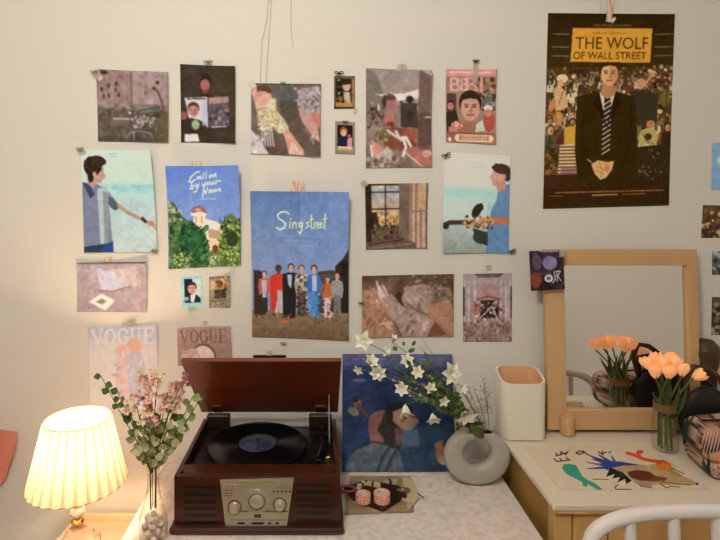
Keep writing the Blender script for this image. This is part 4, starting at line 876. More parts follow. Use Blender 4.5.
# front: panel, knobs, slots
yf = YF-.0005
def fz(px, py, y=YF): p = at(px,py,y); return (p.x, p.z)
pl = MB().prism([fz(220.5,479.5),fz(294,477.5),fz(287,524),fz(226,526)], YF-.006, YF-.0003).build('control_panel', M_PANEL, t, smooth=False)
def pbox(nm, x0,y0,x1,y1, m, d=.0075, par=None):
    a_ = fz(x0,y1); b_ = fz(x1,y0); return MB().box((a_[0],YF-d,a_[1]),(b_[0],YF-.0058,b_[1])).build(nm, m, par or pl, smooth=False)
def ring(cx, cy, r0, r1, d, m, nm, n=32, sy=1):
    c = fz(cx, cy); k = YF/F
    return MB().lathe([(r0*k,0),(r1*k,0),(r1*k,d*.6),(r1*k-.0006,d),(r0*k,d)],(c[0],YF-.006,c[1]),n,Matrix.Rotation(PI/2,3,'X'), close=True).build(nm, m, pl)
ring(257,500,11.2,12.4,.0016,M_KNOB,'dial_ring'); ring(257,500,.05,11.0,.0010,M_PANEL,'dial_face'); ring(257,500,7.6,8.4,.0018,M_PANEL2,'dial_scale')
def knob(cx, cy, r, h):
    c = fz(cx,cy); k = YF/F
    o = MB().lathe([(r*k*1.12,0),(r*k*1.12,.002),(r*k,.003),(r*k*.92,h-.001),(r*k*.8,h),(.0002,h)],(c[0],YF-.006,c[1]),28,Matrix.Rotation(PI/2,3,'X')).build('knob', M_KNOB, pl)
    return o
knob(257.5,499.5,6.0,.008); knob(235,506,4.8,.010); knob(280,503.5,4.8,.010)
ring(235,505.4,5.9,6.9,.0008,M_PANEL2,'knob_scale'); ring(280,502.9,5.9,6.9,.0008,M_PANEL2,'knob_scale')
pbox('display',240,481.5,272,484.5,mat('display_window',(150,150,104),.2),.0066)
for i in range(6):
    if i < 3: pbox('button',223.5+i*5,483,227.3+i*5,485.5,M_KNOB,.0085)
    pbox('button',275+i*3.1,481.2,277+i*3.1,484.6,M_KNOB,.0085)
for i in range(5): pbox('indicator',273+i*4,489,275+i*4,491,M_PANEL2,.0064)
for i in range(3): pbox('printed_line',225,494-i*2.6,233,494.6-i*2.6,M_PANEL2,.0062)
pbox('disc_tray',227.5,510,288,517.5,M_PANEL,.0082); pbox('tray_seam',228,509.2,287.6,509.8,M_PANEL2,.0066); pbox('tray_seam',230,517.9,287,518.5,M_PANEL2,.0066)
for x0,x1 in ((238,245),(252,264),(268.5,271.5),(276,279)): pbox('socket',x0,520.6,x1,522.6,M_BLACK,.0064)
pbox('panel_border',221,479.4,293.6,480.4,M_KNOB,.0072)
pbox('disc_mark',254.5,512,261.5,515.5,M_PANEL2,.0086)
slats = [(184,216,487.5),(184,216,494.7),(184,216,502),(184,216,508.6),(184,216,515.4),(184,216,522.3)]
for x0,x1,y in slats:
    a_ = fz(x0,y+1.3); b_ = fz(x1,y-1.3); MB().box((a_[0],YF-.0006,a_[1]),(b_[0],YF+.0006,b_[1])).build('speaker_slot', M_BLACK, t, smooth=False)
for x0,x1,y in [(x0+113,x1+115,y-2.6) for x0,x1,y in slats]:
    a_ = fz(x0,y+1.3); b_ = fz(x1,y-1.3); MB().box((a_[0],YF-.0006,a_[1]),(b_[0],YF+.0006,b_[1])).build('speaker_slot', M_BLACK, t, smooth=False)
# record
t = thing('vinyl_record', 'black vinyl record with blue-grey label lying on the open turntable', 'record', (RX,RY,ZC-.0145))
prof = [(.0035,-.0145),(.1345,-.0145),(.135,-.0138),(.1345,-.013)]
k = .131
while k > .054: prof += [(k,-.0131),(k-.0006,-.0128)]; k -= .0012
prof += [(.052,-.0128),(.0035,-.0128)]
MB().lathe(prof,(RX,RY,ZC),96,close=True).build('disc', M_VINYL, t)
MB().lathe([(.0035,-.01275),(.0505,-.01275),(.0505,-.0122),(.0035,-.0122)],(RX,RY,ZC),48,close=True).build('label', M_LABEL, t)

# ------------------------------------------------------------------ record sleeve leaning on the wall
def sleeve():
    nu = 270; nv = 300
    U, Vv = np.meshgrid(np.linspace(0,1,nu+1), np.linspace(0,1,nv+1))
    A = Art(342+U*110, 354+Vv*119, (40,62,120))
    A.grad((96,98,136),(66,80,124),354,370); A.grad((46,60,108),(44,74,106),372,473,box=(342,371,453,474)); A.B(342,354,453,366,(112,112,150),.8); A.N((342,354,453,474),12,4)
    A.P([(384,352),(452,352),(452,366),(400,372)],(104,108,134),.4)
    for i in range(10): A.L([(352+i*9.6,359.4),(357+i*9.6,359.4)],1.0,(160,160,180),.8)
    w = (122,128,160)
    A.T('ME BY',382,372,420,383,(112,118,150),.35); A.T('YOUR NAME',380,388,424,398,w,.4)
    A.E(359,382,7,2,(150,150,160),a=.6)
    A.P([(400,430),(452,425),(452,473),(396,473)],(58,84,106),.8); A.N((396,430,453,473),10,7)
    # two heads turned up, backs to one another
    A.P([(372,420),(382,416),(392,412),(400,424),(400,444),(396,470),(378,472),(372,452)],(62,58,56)); A.P([(385,408),(400,404),(412,410),(412,424),(398,428),(386,420)],(50,40,38))
    A.P([(345,473),(347,462),(356,452),(370,446),(386,448),(398,454),(402,473)],(112,120,122)); A.N((345,446,402,473),4,8)
    for q in ([(376,473),(382,458),(388,450)],[(384,473),(390,460),(394,454)]): A.L(q,3,(64,78,92))
    A.P([(368,420),(374,414),(384,412),(380,424),(376,432),(382,440),(382,448),(370,448),(368,436)],(158,104,96)); A.L([(362,448),(372,444),(382,446)],1.4,(80,54,56)); A.E(374,440,5,3,(176,124,110))
    A.E(357,406,4,5,(156,104,92)); A.L([(358,408),(366,418)],4,(126,78,74)); A.E(353,414,6,4,(150,140,120),30); A.E(355,402,3,3,(40,44,56))
    A.E(396,420,11,10,(56,44,40)); A.P([(392,414),(402,410),(404,418),(398,430),(392,424)],(192,144,118)); A.P([(398,428),(404,420),(412,416),(418,424),(410,432),(400,434)],(180,138,112)); A.L([(400,424),(408,418),(415,420)],1.4,(110,74,66)); A.P([(393,430),(404,432),(400,446),(394,448)],(128,92,84)); A.P([(402,432),(416,432),(418,448),(400,450)],(104,128,150),.8)
    A.P([(432,446),(440,442),(444,452),(442,466),(434,464)],(170,118,88)); A.E(440,462,4,5,(196,150,120)); A.P([(440,446),(452,440),(452,470),(444,468)],(96,52,40))
    A.C = develop(A.C.reshape(nv+1,nu+1,3),2.4,3,A.rng,1.1).reshape(-1,3)
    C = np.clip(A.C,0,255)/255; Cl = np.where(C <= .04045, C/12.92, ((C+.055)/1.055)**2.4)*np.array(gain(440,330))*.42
    q = [at(342.5,354,1.585), at(452,354.5,1.585), at(456,473,1.49), at(342,473.5,1.49)]
    q = [np.array(p) for p in q]
    for p in (2,3): q[p][2] = ZTAB+.002
    P = q[0]*((1-U)*(1-Vv))[...,None]+q[1]*(U*(1-Vv))[...,None]+q[2]*(U*Vv)[...,None]+q[3]*((1-U)*Vv)[...,None]
    n = P.reshape(-1,3).shape[0]; idx = np.arange(n).reshape(nv+1,nu+1)
    fq = np.stack([idx[:-1,:-1],idx[1:,:-1],idx[1:,1:],idx[:-1,1:]],-1).reshape(-1,4)
    rim = np.concatenate([idx[0,:],idx[1:,-1],idx[-1,-2::-1],idx[-2:0:-1,0]]); m_ = len(rim)
    co = P.reshape(-1,3); bk = co[rim]+np.array([0,.004,.0])
    allv = np.concatenate([co,bk]); org = Vector((q[3]+q[2])/2)
    me = bpy.data.meshes.new('front_print')
    qs = fq.tolist()+[[int(rim[i]),int(rim[(i+1)%m_]),n+(i+1)%m_,n+i] for i in range(m_)]+[[n+i for i in range(m_)]]
    me.from_pydata((allv-np.array(org)).tolist(),[],qs); me.update()
    ca = me.color_attributes.new('ink','FLOAT_COLOR','POINT'); ca.data.foreach_set('color', np.concatenate([np.concatenate([np.clip(Cl,0,.85),np.ones((n,1))],1),np.tile([.35,.38,.5,1],(m_,1))]).ravel())
    me.materials.append(PRM['g']); o = bpy.data.objects.new('record_sleeve', me); COL.objects.link(o); o.location = org; ORG[o] = org
    tag(o,'square blue record sleeve with two heads, leaning on the wall behind the white flowers','record sleeve')
sleeve()

# ------------------------------------------------------------------ mirror on the desk
MYB, MYT = 1.530, 1.550
c = [at(545,249.5,MYT),at(697.5,249.5,MYT),at(697.5,430,MYB),at(545,430,MYB)]
x0 = (c[0].x+c[3].x)/2+.004; x1 = (c[1].x+c[2].x)/2+.006; z1 = c[0].z; z0 = c[3].z
Hh = z1-z0; lean = math.atan2(MYT-MYB, Hh)
t = thing('tabletop_mirror', 'light wooden framed mirror standing on the desk against the wall', 'mirror', ((x0+x1)/2,MYB,ZD))
def mp(x, y, z): # local frame of the leaning mirror: y out of its plane
    return Vector((x, MYB+y*math.cos(lean)+(z-z0)*math.sin(lean), z0+(z-z0)*math.cos(lean)-y*math.sin(lean)))
def mbox(a, b, bev=.002):
    q = MB().box(a,b,bev=bev); q.v = [mp(*p) for p in q.v]; return q
kx = MYB/F; il, ir, it, ib = x0+19.5*kx, x1-10.5*kx, z1-16*kx, z0+19.5*kx
mb = MB()
for a_, b_ in [((x0,0,z0),(il,.020,z1)),((ir,0,z0),(x1,.020,z1)),((il,0,it),(ir,.020,z1)),((il,0,z0),(ir,.020,ib))]:
    q = mbox(a_,b_); mb.add(q.v,q.f)
mb.build('frame', M_PINE2, t, smooth=False)
mbox((il,.0125,ib),(ir,.0135,it),0).build('mirror_pane', M_MIRROR, t, smooth=False)
mbox((il-.004,.0202,ib-.004),(ir+.004,.0235,it+.004),0).build('back_board', M_PINE2, t, smooth=False)
for px in (568,668):
    x = at(px,437,1.52).x
    MB().box((x-.020,MYB-.016,ZD+.0005),(x+.020,MYB+.045,ZD+.052),bev=.006).build('foot', M_PINE2, t, smooth=False) if False else MB().lathe([(.014,0),(.0195,.003),(.0205,.012),(.0205,.050),(.018,.056),(.0002,.057)],(x,MYB-.004,ZD+.0005),20).build('foot', M_PINE2, t)

# ------------------------------------------------------------------ white container
def rrect(a, b, r, n=6):
    o = []
    for cx, cy, a0 in ((a-r,b-r,0),(-a+r,b-r,PI/2),(-a+r,-b+r,PI),(a-r,-b+r,3*PI/2)):
        o += [(cx+r*math.cos(a0+PI/2*k/n), cy+r*math.sin(a0+PI/2*k/n)) for k in range(n+1)]
    return o
CXc, CYc = .588, 1.527; 
t = thing('white_container', 'tall cream rounded-square container with painted peach light inside, left of the mirror', 'container', (CXc,CYc,ZD))
def loop(a, b, r, z, top=False):
    return [(CXc+x, CYc+y, z+(.014*(y/b) if top else 0)) for x, y in rrect(a,b,r)]
rs = [loop(.060,.036,.022,ZD+.0008), loop(.063,.042,.026,ZD+.003), loop(.0655,.044,.028,ZD+.174,True), loop(.0645,.043,.027,ZD+.1765,True), loop(.0585,.037,.024,ZD+.1755,True)]
n = len(rs[0]); mb = MB(); mb.add([p for r in rs for p in r], [(j*n+i,j*n+(i+1)%n,(j+1)*n+(i+1)%n,(j+1)*n+i) for j in range(len(rs)-1) for i in range(n)]+[tuple(range(n-1,-1,-1))])
mb.build('body', M_WHITE, t)
rs = [loop(.0583,.0368,.024,ZD+.1745,True), loop(.0575,.0360,.024,ZD+.10), loop(.05,.028,.016,ZD+.095)]
mb = MB(); mb.add([p for r in rs for p in r], [(j*n+i,j*n+(i+1)%n,(j+1)*n+(i+1)%n,(j+1)*n+i) for j in range(2) for i in range(n)]+[tuple(2*n+i for i in range(n))])
mb.build('inner_wall', M_PEACH, t)

# ------------------------------------------------------------------ donut vase with white flowers
VC = at(476.5,457,1.43); VC.z = ZTAB+.0765
t = thing('ring_vase', 'pale grey ring-shaped ceramic vase with a round hole, holding white flowers', 'vase', (VC.x,VC.y,ZTAB))
na, nb = 64, 20; vs = []
for i in range(na):
    a_ = 2*PI*i/na; ca, sa = math.cos(a_), math.sin(a_)
    Rx, Rz = .0895, .0755; ro = Vector((Rx*ca,0,Rz*sa)); ri = Vector((.0385*ca-.001,0,.0375*sa+.011))
    mid = (ro+ri)/2; hf = (ro-ri)/2
    for j in range(nb):
        b_ = 2*PI*j/nb; cb, sb = math.cos(b_), math.sin(b_)
        p = mid+hf*(math.copysign(abs(cb)**.55,cb)); y = .017*math.copysign(abs(sb)**.6,sb)
        z = min(p.z, .0665-.12*max(0,p.x)**2) if p.z > .06 else p.z
        vs.append((VC.x+p.x, VC.y+y, VC.z+max(z,-.0755)))
fs = [(i*nb+j, i*nb+(j+1)%nb, ((i+1)%na)*nb+(j+1)%nb, ((i+1)%na)*nb+j) for i in range(na) for j in range(nb)]
MB().add(vs, fs).build('body', M_CERAM, t)
MB().lathe([(.0002,0),(.010,.0),(.0112,.0012),(.0125,.0012),(.013,0)],(0,0,0),24,Matrix.Diagonal((2.0,1,1))).build
q = MB().lathe([(.0002,0),(.0100,0)],(0,0,0),28); q.v = [Vector((VC.x+.012+p.x*3.2, VC.y-.003+p.y*1.1, VC.z+.0668)) for p in q.v]
q.build('mouth_shade_disc', M_BLACK, t)  # flat black disc painting the shade inside the vase mouth
def petals(mb, c, d, n, L, w, openness, cup=.2, bend=.1, rot=0, sharp=1.0):
    d = Vector(d).normalized(); a_ = d.cross(Vector((0,0,1)))
    if a_.length < .1: a_ = d.cross(Vector((1,0,0)))
    a_.normalize(); b_ = d.cross(a_)
    for k in range(n):
        an = 2*PI*k/n+rot; r = a_*math.cos(an)+b_*math.sin(an)
        tip = Vector(c)+(r*math.sin(openness)+d*math.cos(openness))*L
        mb.leaf(c, tip, w, d, bend, cup, sharp)
def F3(px, py, Y): return at(px, py, Y)
vo = Vector((VC.x+.005, VC.y-.003, VC.z+.07))
def wflower(px, py, Y, size, d, label, via=None, n=6, opn=1.15, start=None, w=.45, leafs=()):
    c = F3(px, py, Y); st_ = start or vo+Vector((R.uniform(-.02,.02),R.uniform(-.004,.004),-.004))
    o = thing('white_flower', label, 'flower', st_, 'white flowers in the ring vase')
    v_ = F3(*via) if via else (st_+c)/2+Vector((.0,-.01,.03))
    pts = [st_*(1-f)**2+v_*2*f*(1-f)+c*f*f for f in [k/10 for k in range(11)]]
    MB().tube(pts, .0011, 5).build('stem', M_STEM, o)
    mb = MB(); petals(mb, c, d, n, size*1.25, size*w*1.7, opn, rot=R.uniform(0,1)); petals(mb, c, d, max(3,n-2), size*.85, size*w*1.2, opn*.5, rot=R.uniform(0,1)); mb.build('petals', M_PETAL, o)
    MB().ball(c+Vector(d).normalized()*size*.12, size*.10, 8, 6).build('centre', M_PETALC, o)
    for (lx, ly, L, dx, dz, m) in leafs:
        p = F3(lx, ly, Y-.004); MB().leaf(p, p+Vector((dx,-.004,dz)).normalized()*L, L*.55, (0,-1,.2), .1, .1).build('leaf', m, o)
    return o
wl = [
 (364,341,1.40,.024,(-.2,-1,.3),'white lily-like flower highest at the left, above the blue sleeve',5,1.2,[(392,349,.016,1,.2,M_LEAF)]),
 (369,364,1.40,.026,(.4,-1,.9),'white flower pointing upward over the left top corner of the sleeve',6,.7,[]),
 (378,372,1.39,.020,(-.1,-1,-.1),'flat star-like white flower facing front over the sleeve left half',7,1.35,[(384,366,.012,1,.5,M_LEAF)]),
 (359,369,1.41,.014,(-.6,-1,-.4),'small white flower lowest of the left cluster near the sleeve edge',5,1.2,[]),
 (393,343,1.42,.022,(.1,-.6,1),'slender white bud standing up against the wall above the sleeve',4,.35,[(397,351,.018,-.5,.6,M_LEAF),(408,352,.022,1,.5,M_LEAF),(412,346,.018,.6,1,M_LEAF),(404,346,.014,-.2,1,M_LEAF)]),
 (449,373,1.38,.028,(.5,-1,.2),'large bright white flower at the right top corner of the sleeve',6,1.25,[(444,386,.022,-1,.2,M_LEAF),(438,378,.02,-1,.6,M_LEAF)]),
 (464,411,1.38,.030,(.2,-1,-.5),'drooping cream-white flower just above the left of the ring vase',6,.95,[(470,425,.05,1,-.9,M_STEMD)]),
 (405,404,1.37,.028,(.0,-1,-1.2),'white flower hanging downward in front of the sleeve middle',5,.6,[(412,398,.02,1,-.2,M_LEAF)]),
 (432,413,1.37,.025,(.1,-1,-1),'white flower hanging low in front of the sleeve right half',5,.75,[(438,404,.02,1,.3,M_LEAF)]),
 (406,361,1.40,.020,(.1,-1,.5),'creamy flower half hidden among the leaves at the sleeve top',6,1.0,[(400,369,.016,-1,.3,M_LEAF)]),
 (430,388,1.38,.015,(.2,-1,.2),'small pale flower amid the dark leaves right of the sleeve centre',6,1.2,[(424,398,.02,-1,0,M_LEAF)]),
 (402,388,1.375,.018,(-.3,-1,.1),'pale flower between the sleeve top lettering and the hanging white flower',6,1.15,[(408,382,.018,1,.4,M_LEAF)]),
 (385,352,1.41,.015,(.2,-1,.5),'small white flower under the tall bud at the sleeve top edge',5,1.0,[]),
 (417,372,1.385,.017,(0,-1,.3),'cream flower among leaves at the right of the sleeve top',6,1.1,[(411,366,.02,-.6,.8,M_LEAF),(423,364,.02,.7,.6,M_LEAF)]),
 (443,400,1.365,.015,(.2,-1,-.2),'small white flower in the dark leafy clump above the vase left side',5,1.1,[(436,394,.02,-1,.5,M_LEAF)]),
 (461,388,1.40,.016,(.3,-1,.4),'pale cream flower above the drooping one, right of the sleeve',6,1.0,[])]
for px,py,Y,sz,d,lab,n,op,lf in wl:
    wflower(px,py,Y,sz,d,lab,n=n,opn=op,leafs=lf, via=((px+445)/2+10,(py+395)/2-4,1.39))
# leafy branches of the arrangement
def branch(name, label, cat, group, start, ends, leafL, m, Y, nl=9, stemr=.0012, ms=None, wide=.6):
    o = thing(name, label, cat, start, group)
    mbS, mbL = MB(), MB()
    for e in ends:
        c = F3(*e); mid = (start+c)/2+Vector((R.uniform(-.01,.01),-.008,.018))
        pts = [start*(1-f)**2+mid*2*f*(1-f)+c*f*f for f in [k/10 for k in range(11)]]
        mbS.tube(pts, stemr, 5)
        for k in range(nl):
            f = .45+.55*k/nl; p = start*(1-f)**2+mid*2*f*(1-f)+c*f*f; L = leafL*R.uniform(.7,1.15)
            dr = Vector((R.uniform(-1,1),R.uniform(-.7,.2),R.uniform(-.5,1))).normalized()
            mbL.leaf(p, p+dr*L, L*wide, (R.uniform(-.3,.3),-1,R.uniform(0,.5)), .08, .1)
    mbS.build('stem', ms or M_STEM, o); mbL.build('leaves', m, o); return o
gv = 'leafy sprigs in the ring vase'
branch('leafy_sprig','dark green leafy clump over the right of the sleeve','leafy sprig',gv,vo.copy(),[(440,396,1.385),(448,392,1.38),(430,392,1.385),(424,402,1.38),(452,402,1.375)],.024,M_LEAF,1.38,11)
branch('leafy_sprig','green sprig reaching up left across the sleeve top','leafy sprig',gv,vo+Vector((-.01,.004,0)),[(399,370,1.40),(412,358,1.40),(418,366,1.40),(424,352,1.41),(392,378,1.39),(410,388,1.385),(430,376,1.39)],.019,M_LEAF,1.40,9)
branch('grey_sprig','thin grey-green blossom sprig in the middle of the white flowers','leafy sprig',gv,vo+Vector((-.006,-.004,0)),[(388,378,1.385),(398,385,1.385),(410,378,1.38),(420,382,1.385),(404,392,1.38),(426,374,1.39),(416,394,1.38)],.011,mat('grey_leaf',(150,152,130),.7),1.38,14,.0007,M_SEED)
branch('brown_sprig','brown seed-headed sprig behind the green leaves at sleeve centre','leafy sprig',gv,vo+Vector((0,.004,0)),[(420,372,1.40),(428,380,1.40),(424,386,1.40),(430,366,1.41)],.008,M_TWIG,1.40,12,.0007,M_TWIG)
branch('green_sprig','broad green blades arching from the vase mouth to the left','leafy sprig',gv,vo+Vector((-.012,0,0)),[(462,420,1.41),(470,424,1.41),(456,428,1.405)],.028,M_STEMD,1.41,5,.0012,M_STEM,.3)
def twigs(label, start, ends, dots, r=.0016):
    o = thing('dried_sprig', label, 'dried sprig', start, 'dried twigs in the ring vase')
    mbS, mbL = MB(), MB()
    for e in ends:
        c = F3(*e); mid = (start+c)/2+Vector((R.uniform(-.012,.012),0,.006))
        pts = [start*(1-f)**2+mid*2*f*(1-f)+c*f*f for f in [k/8 for k in range(9)]]; mbS.tube(pts, .0006, 4)
        for k in range(dots):
            f = R.uniform(.35,1); p = start*(1-f)**2+mid*2*f*(1-f)+c*f*f
            q = p+Vector((R.uniform(-1,1),R.uniform(-.5,.5),R.uniform(0,1)))*.012; mbS.tube([p,q],.0003,3); mbL.ball(q, r*R.uniform(.7,1.3), 5, 4)
    mbS.build('twig', M_TWIG, o); s = mbL.build('seed_heads', M_SEED, o)
vr = vo+Vector((.030,0,-.002))
twigs('airy dried twig with tiny seeds at the far right of the ring vase', vr.copy(), [(483,378,1.43),(488,392,1.43),(484,386,1.42)], 16)
twigs('airy dried twig fanning over the vase between cream flower and container', vr+Vector((-.008,0,0)), [(468,386,1.43),(475,392,1.43),(479,400,1.42),(470,398,1.42)], 14)
twigs('single thin twig rising above the sleeve top right', vo.copy(), [(422,338,1.42),(420,346,1.42)], 8, .0012)

# ------------------------------------------------------------------ left bouquet in glass vase with pebbles
BX, BY = -.376, 1.195
t = thing('glass_vase', 'slender clear glass vase with pebbles and pink bouquet between lamp and turntable', 'vase', (BX,BY,ZTAB))
MB().shell([(.026,.001),(.031,.006),(.033,.03),(.031,.055),(.022,.085),(.0145,.115),(.0125,.145),(.015,.168),(.0205,.187)],(BX,BY,ZTAB),32,.0016).build('glass_body', M_GLASS, t)
k = 0; pl_ = []
for layer in range(4):
    rr_ = (.0,.017) if layer < 3 else (.0,.012)
    for i in range(5 if layer < 3 else 4):
        a_ = 2*PI*i/5+layer*.6; q = .0185 if i else .0; q = .0182
        p = Vector((BX+q*math.cos(a_), BY+q*math.sin(a_), ZTAB+.0125+layer*.0135))
        if layer == 3: p.x = BX+.013*math.cos(a_); p.y = BY+.013*math.sin(a_)
        pl_.append(p)
src = None
for i, p in enumerate(pl_):
    if src is None:
        src = MB().ball(p,(.0082,.0075,.0065),10,7,wob=.25,seed=i).build('pebble', M_STONE, loc=p); o = src
    else: o = src.copy(); COL.objects.link(o); o.location = p; o.rotation_euler = (R.uniform(-.4,.4),R.uniform(-.4,.4),R.uniform(0,3)); 
    tag(o,'smooth pale pink pebble at the bottom of the slender glass vase','pebble','pebbles in the slender glass vase')
mo = Vector((BX,BY,ZTAB+.187))
def spray(label, ends, m, bl=.011, nb_=8, cat='flower spray', name='flower_spray', mcore=None, ph=0):
    s0 = Vector((BX+.005*math.cos(ph),BY+.005*math.sin(ph),ZTAB+.072)); o = thing(name, label, cat, s0, 'sprays of the left bouquet')
    mbS = MB(); 
    for e in ends:
        c = F3(*e); neck = Vector((BX+.006*math.cos(ph),BY+.006*math.sin(ph),ZTAB+.15))
        mid = (neck+c)/2+Vector((R.uniform(-.008,.008),-.006,.012))
        pts = [s0,s0.lerp(neck,.5),neck]+[neck*(1-f)**2+mid*2*f*(1-f)+c*f*f for f in [k/8 for k in range(1,9)]]
        mbS.tube(pts, .0010, 5)
        mb = MB(); cc = MB()
        for k in range(nb_):
            p = c+Vector((R.gauss(0,.010),R.gauss(0,.008),R.gauss(0,.010))); mbS.tube([c-Vector((0,0,.01)),p],.0005,3)
            d = Vector((R.uniform(-.7,.7),-1,R.uniform(-.3,1)))
            petals(mb, p, d, 5, bl*R.uniform(.6,1), bl*.55, R.uniform(.7,1.3), rot=R.uniform(0,1)); cc.ball(p+d.normalized()*.001, bl*.18, 6, 4)
        mb.build('blossoms', m, o); cc.build('centres', mcore or M_MAUVE, o)
    mbS.build('stem', M_STEM, o)
spray('dusty pink flower cluster at the top centre of the left bouquet', [(148,384,1.19),(156,392,1.17),(143,396,1.2),(150,400,1.15)], M_PINKF, .012, 7, ph=0)
spray('pink flower cluster at the right of the left bouquet', [(176,386,1.19),(168,392,1.17),(180,394,1.2)], M_PINKF, .012, 7, ph=1)
spray('mauve flower cluster low in the middle of the left bouquet', [(152,410,1.15),(163,404,1.16),(157,418,1.13)], M_PINKF, .012, nb_=6, ph=2, mcore=M_MAUVE)
spray('pale cream-pink blossoms tallest in the left bouquet', [(147,375,1.21),(158,378,1.22),(136,404,1.2),(128,410,1.18),(170,408,1.18),(145,420,1.12)], M_CREAMF, .011, 8, ph=3, mcore=M_PINKF)
spray('small dark mauve berries and petals at the right tip of the bouquet', [(186,378,1.2),(181,384,1.17)], M_MAUVE, .008, 6, ph=4)
def euc(label, ends, m, L, ph, n_=8, start_f=.35):
    s0 = Vector((BX+.007*math.cos(ph),BY+.007*math.sin(ph),ZTAB+.072)); o = thing('eucalyptus_sprig', label, 'leafy sprig', s0, 'eucalyptus sprigs in the left bouquet')
    mbS, mbL = MB(), MB()
    for e in ends:
        c = F3(*e); neck = Vector((BX+.007*math.cos(ph),BY+.007*math.sin(ph),ZTAB+.16)); mid = (neck+c)/2+Vector((0,-.01,-.008))
        mbS.tube([s0,neck]+[neck*(1-f)**2+mid*2*f*(1-f)+c*f*f for f in [k/8 for k in range(1,9)]], .0010, 5)
        for k in range(n_):
            f = start_f+(1-start_f)*k/(n_-1); p = neck*(1-f)**2+mid*2*f*(1-f)+c*f*f; s = (-1)**k
            l = L*R.uniform(.75,1.1); dr = Vector((s*.9+R.uniform(-.3,.3),R.uniform(-.6,.1),R.uniform(-.2,.7))).normalized()
            mbL.leaf(p, p+dr*l, l*.9, (R.uniform(-.5,.5),-1,R.uniform(-.2,.7)), .05, .08, .85, 3, 6)
    mbS.build('stem', M_STEM, o); mbL.build('leaves', m, o)
euc('round-leaved eucalyptus sprig at the right of the left bouquet',[(193,396,1.19),(197,404,1.2),(188,418,1.17)],M_EUC,.021,0,7,.5)
euc('bright green eucalyptus tip reaching up left towards the fashion cover',[(101,376,1.2),(118,392,1.19)],M_LEAF,.019,1,6,.6)
euc('pale broad eucalyptus leaves spreading low left of the bouquet',[(134,434,1.15),(142,446,1.14),(148,426,1.15)],M_EUCP,.022,2,7,.3)
euc('pale broad eucalyptus leaves spreading low right of the bouquet',[(178,430,1.16),(172,444,1.14),(166,424,1.15)],M_EUCP,.022,3,7,.3)
euc('mid green eucalyptus sprig behind the mauve cluster',[(146,418,1.21),(160,418,1.21),(174,410,1.2),(128,404,1.21)],M_EUC,.022,4,8,.3)

# ------------------------------------------------------------------ tulips in glass vase
TC = lvl(664,445,DD); TC.y = 1.437; TC.x = (665-CX)/F*1.437
t = thing('tulip_vase', 'clear glass vase with brown ribbon holding glowing tulips before the mirror', 'vase', (TC.x,TC.y,ZD))
MB().shell([(.030,.001),(.0325,.004),(.0325,.03),(.0305,.08),(.0265,.118),(.026,.128),(.030,.148)],(TC.x,TC.y,ZD),32,.0016).build('glass_body', M_GLASS, t)
mb = MB().lathe([(.0286,.110),(.0282,.113),(.0270,.126),(.0284,.131),(.0292,.130),(.0282,.126),(.0292,.113),(.0296,.109)],(TC.x,TC.y,ZD),32,close=True); mb.build('ribbon', M_RIB, t)
def tulip(px, py, Y, tilt, label, ph, grp='glowing tulips in the glass vase'):
    c = F3(px, py+8, Y); b0 = Vector((TC.x+.016*math.cos(ph),TC.y+.016*math.sin(ph),ZD+.006)); nk = Vector((TC.x+.015*math.cos(ph),TC.y+.015*math.sin(ph),ZD+.125))
    o = thing('tulip', label, 'tulip', b0, grp)
    MB().tube([b0,b0.lerp(nk,.5),nk,(nk+c)/2+Vector((0,0,.004)),c], .0024, 7).build('stem', M_STEM, o)
    mb = MB(); M = Matrix.Rotation(tilt,3,'Y')@Matrix.Rotation(R.uniform(-.2,.2),3,'X')
    H = .038*R.uniform(.9,1.12); Rr = .0128*R.uniform(.92,1.06)
    for k in range(6):
        a0 = 2*PI*k/6+ph; inner = k % 2
        def fn(u, v, a0=a0, inner=inner):
            w = .62*math.sin(PI*min(.5,v*.62+.08))*(1 if v < .6 else math.sqrt(max(0,1-((v-.6)/.4)**2))*.95+.05)
            r = Rr*(.22+1.0*math.sin(PI*(v*.72+.05)))*(.90 if inner else 1.0)*(1+.22*v*v)
            a_ = a0+(u-.5)*2*w*1.05
            return c+M@Vector((r*math.cos(a_), r*math.sin(a_), H*v*(.96 if inner else 1)-.002*abs(u-.5)))
        mb.grid(fn, 6, 8)
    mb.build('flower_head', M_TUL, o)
    MB().leaf(nk+Vector((0,0,-.04)), nk.lerp(c,.75)+Vector((R.uniform(-.012,.012),-.006,.0)), .014, (0,-1,.2), .08, .15, .8).build('leaf', M_STEMD, o)
for i, (px,py,Y,tl,lab) in enumerate([
 (649,361,1.435,-.30,'upper left tulip of the vase before the mirror, rim towards the frame bottom'),
 (655,370,1.40,-.12,'lowest left tulip of the vase, hanging in front of its neighbours'),
 (662,361,1.43,.0,'narrow yellow-orange tulip in the middle of the vase'),
 (668,370,1.40,.05,'front centre tulip, pinkest of the bunch'),
 (675,361,1.43,.15,'upper right tulip of the bunch'),
 (682,368,1.42,.2,'tulip just right of the bunch centre, set lower'),
 (693,370,1.42,1.05,'tulip bent far out to the right over the black bag'),
 (658,358,1.465,-.1,'tulip at the back of the bunch nearest the mirror'),
 (669,357,1.465,.2,'tulip at the back right of the bunch, half hidden by its neighbours')]):
    tulip(px,py,Y,tl,lab,i*.9)

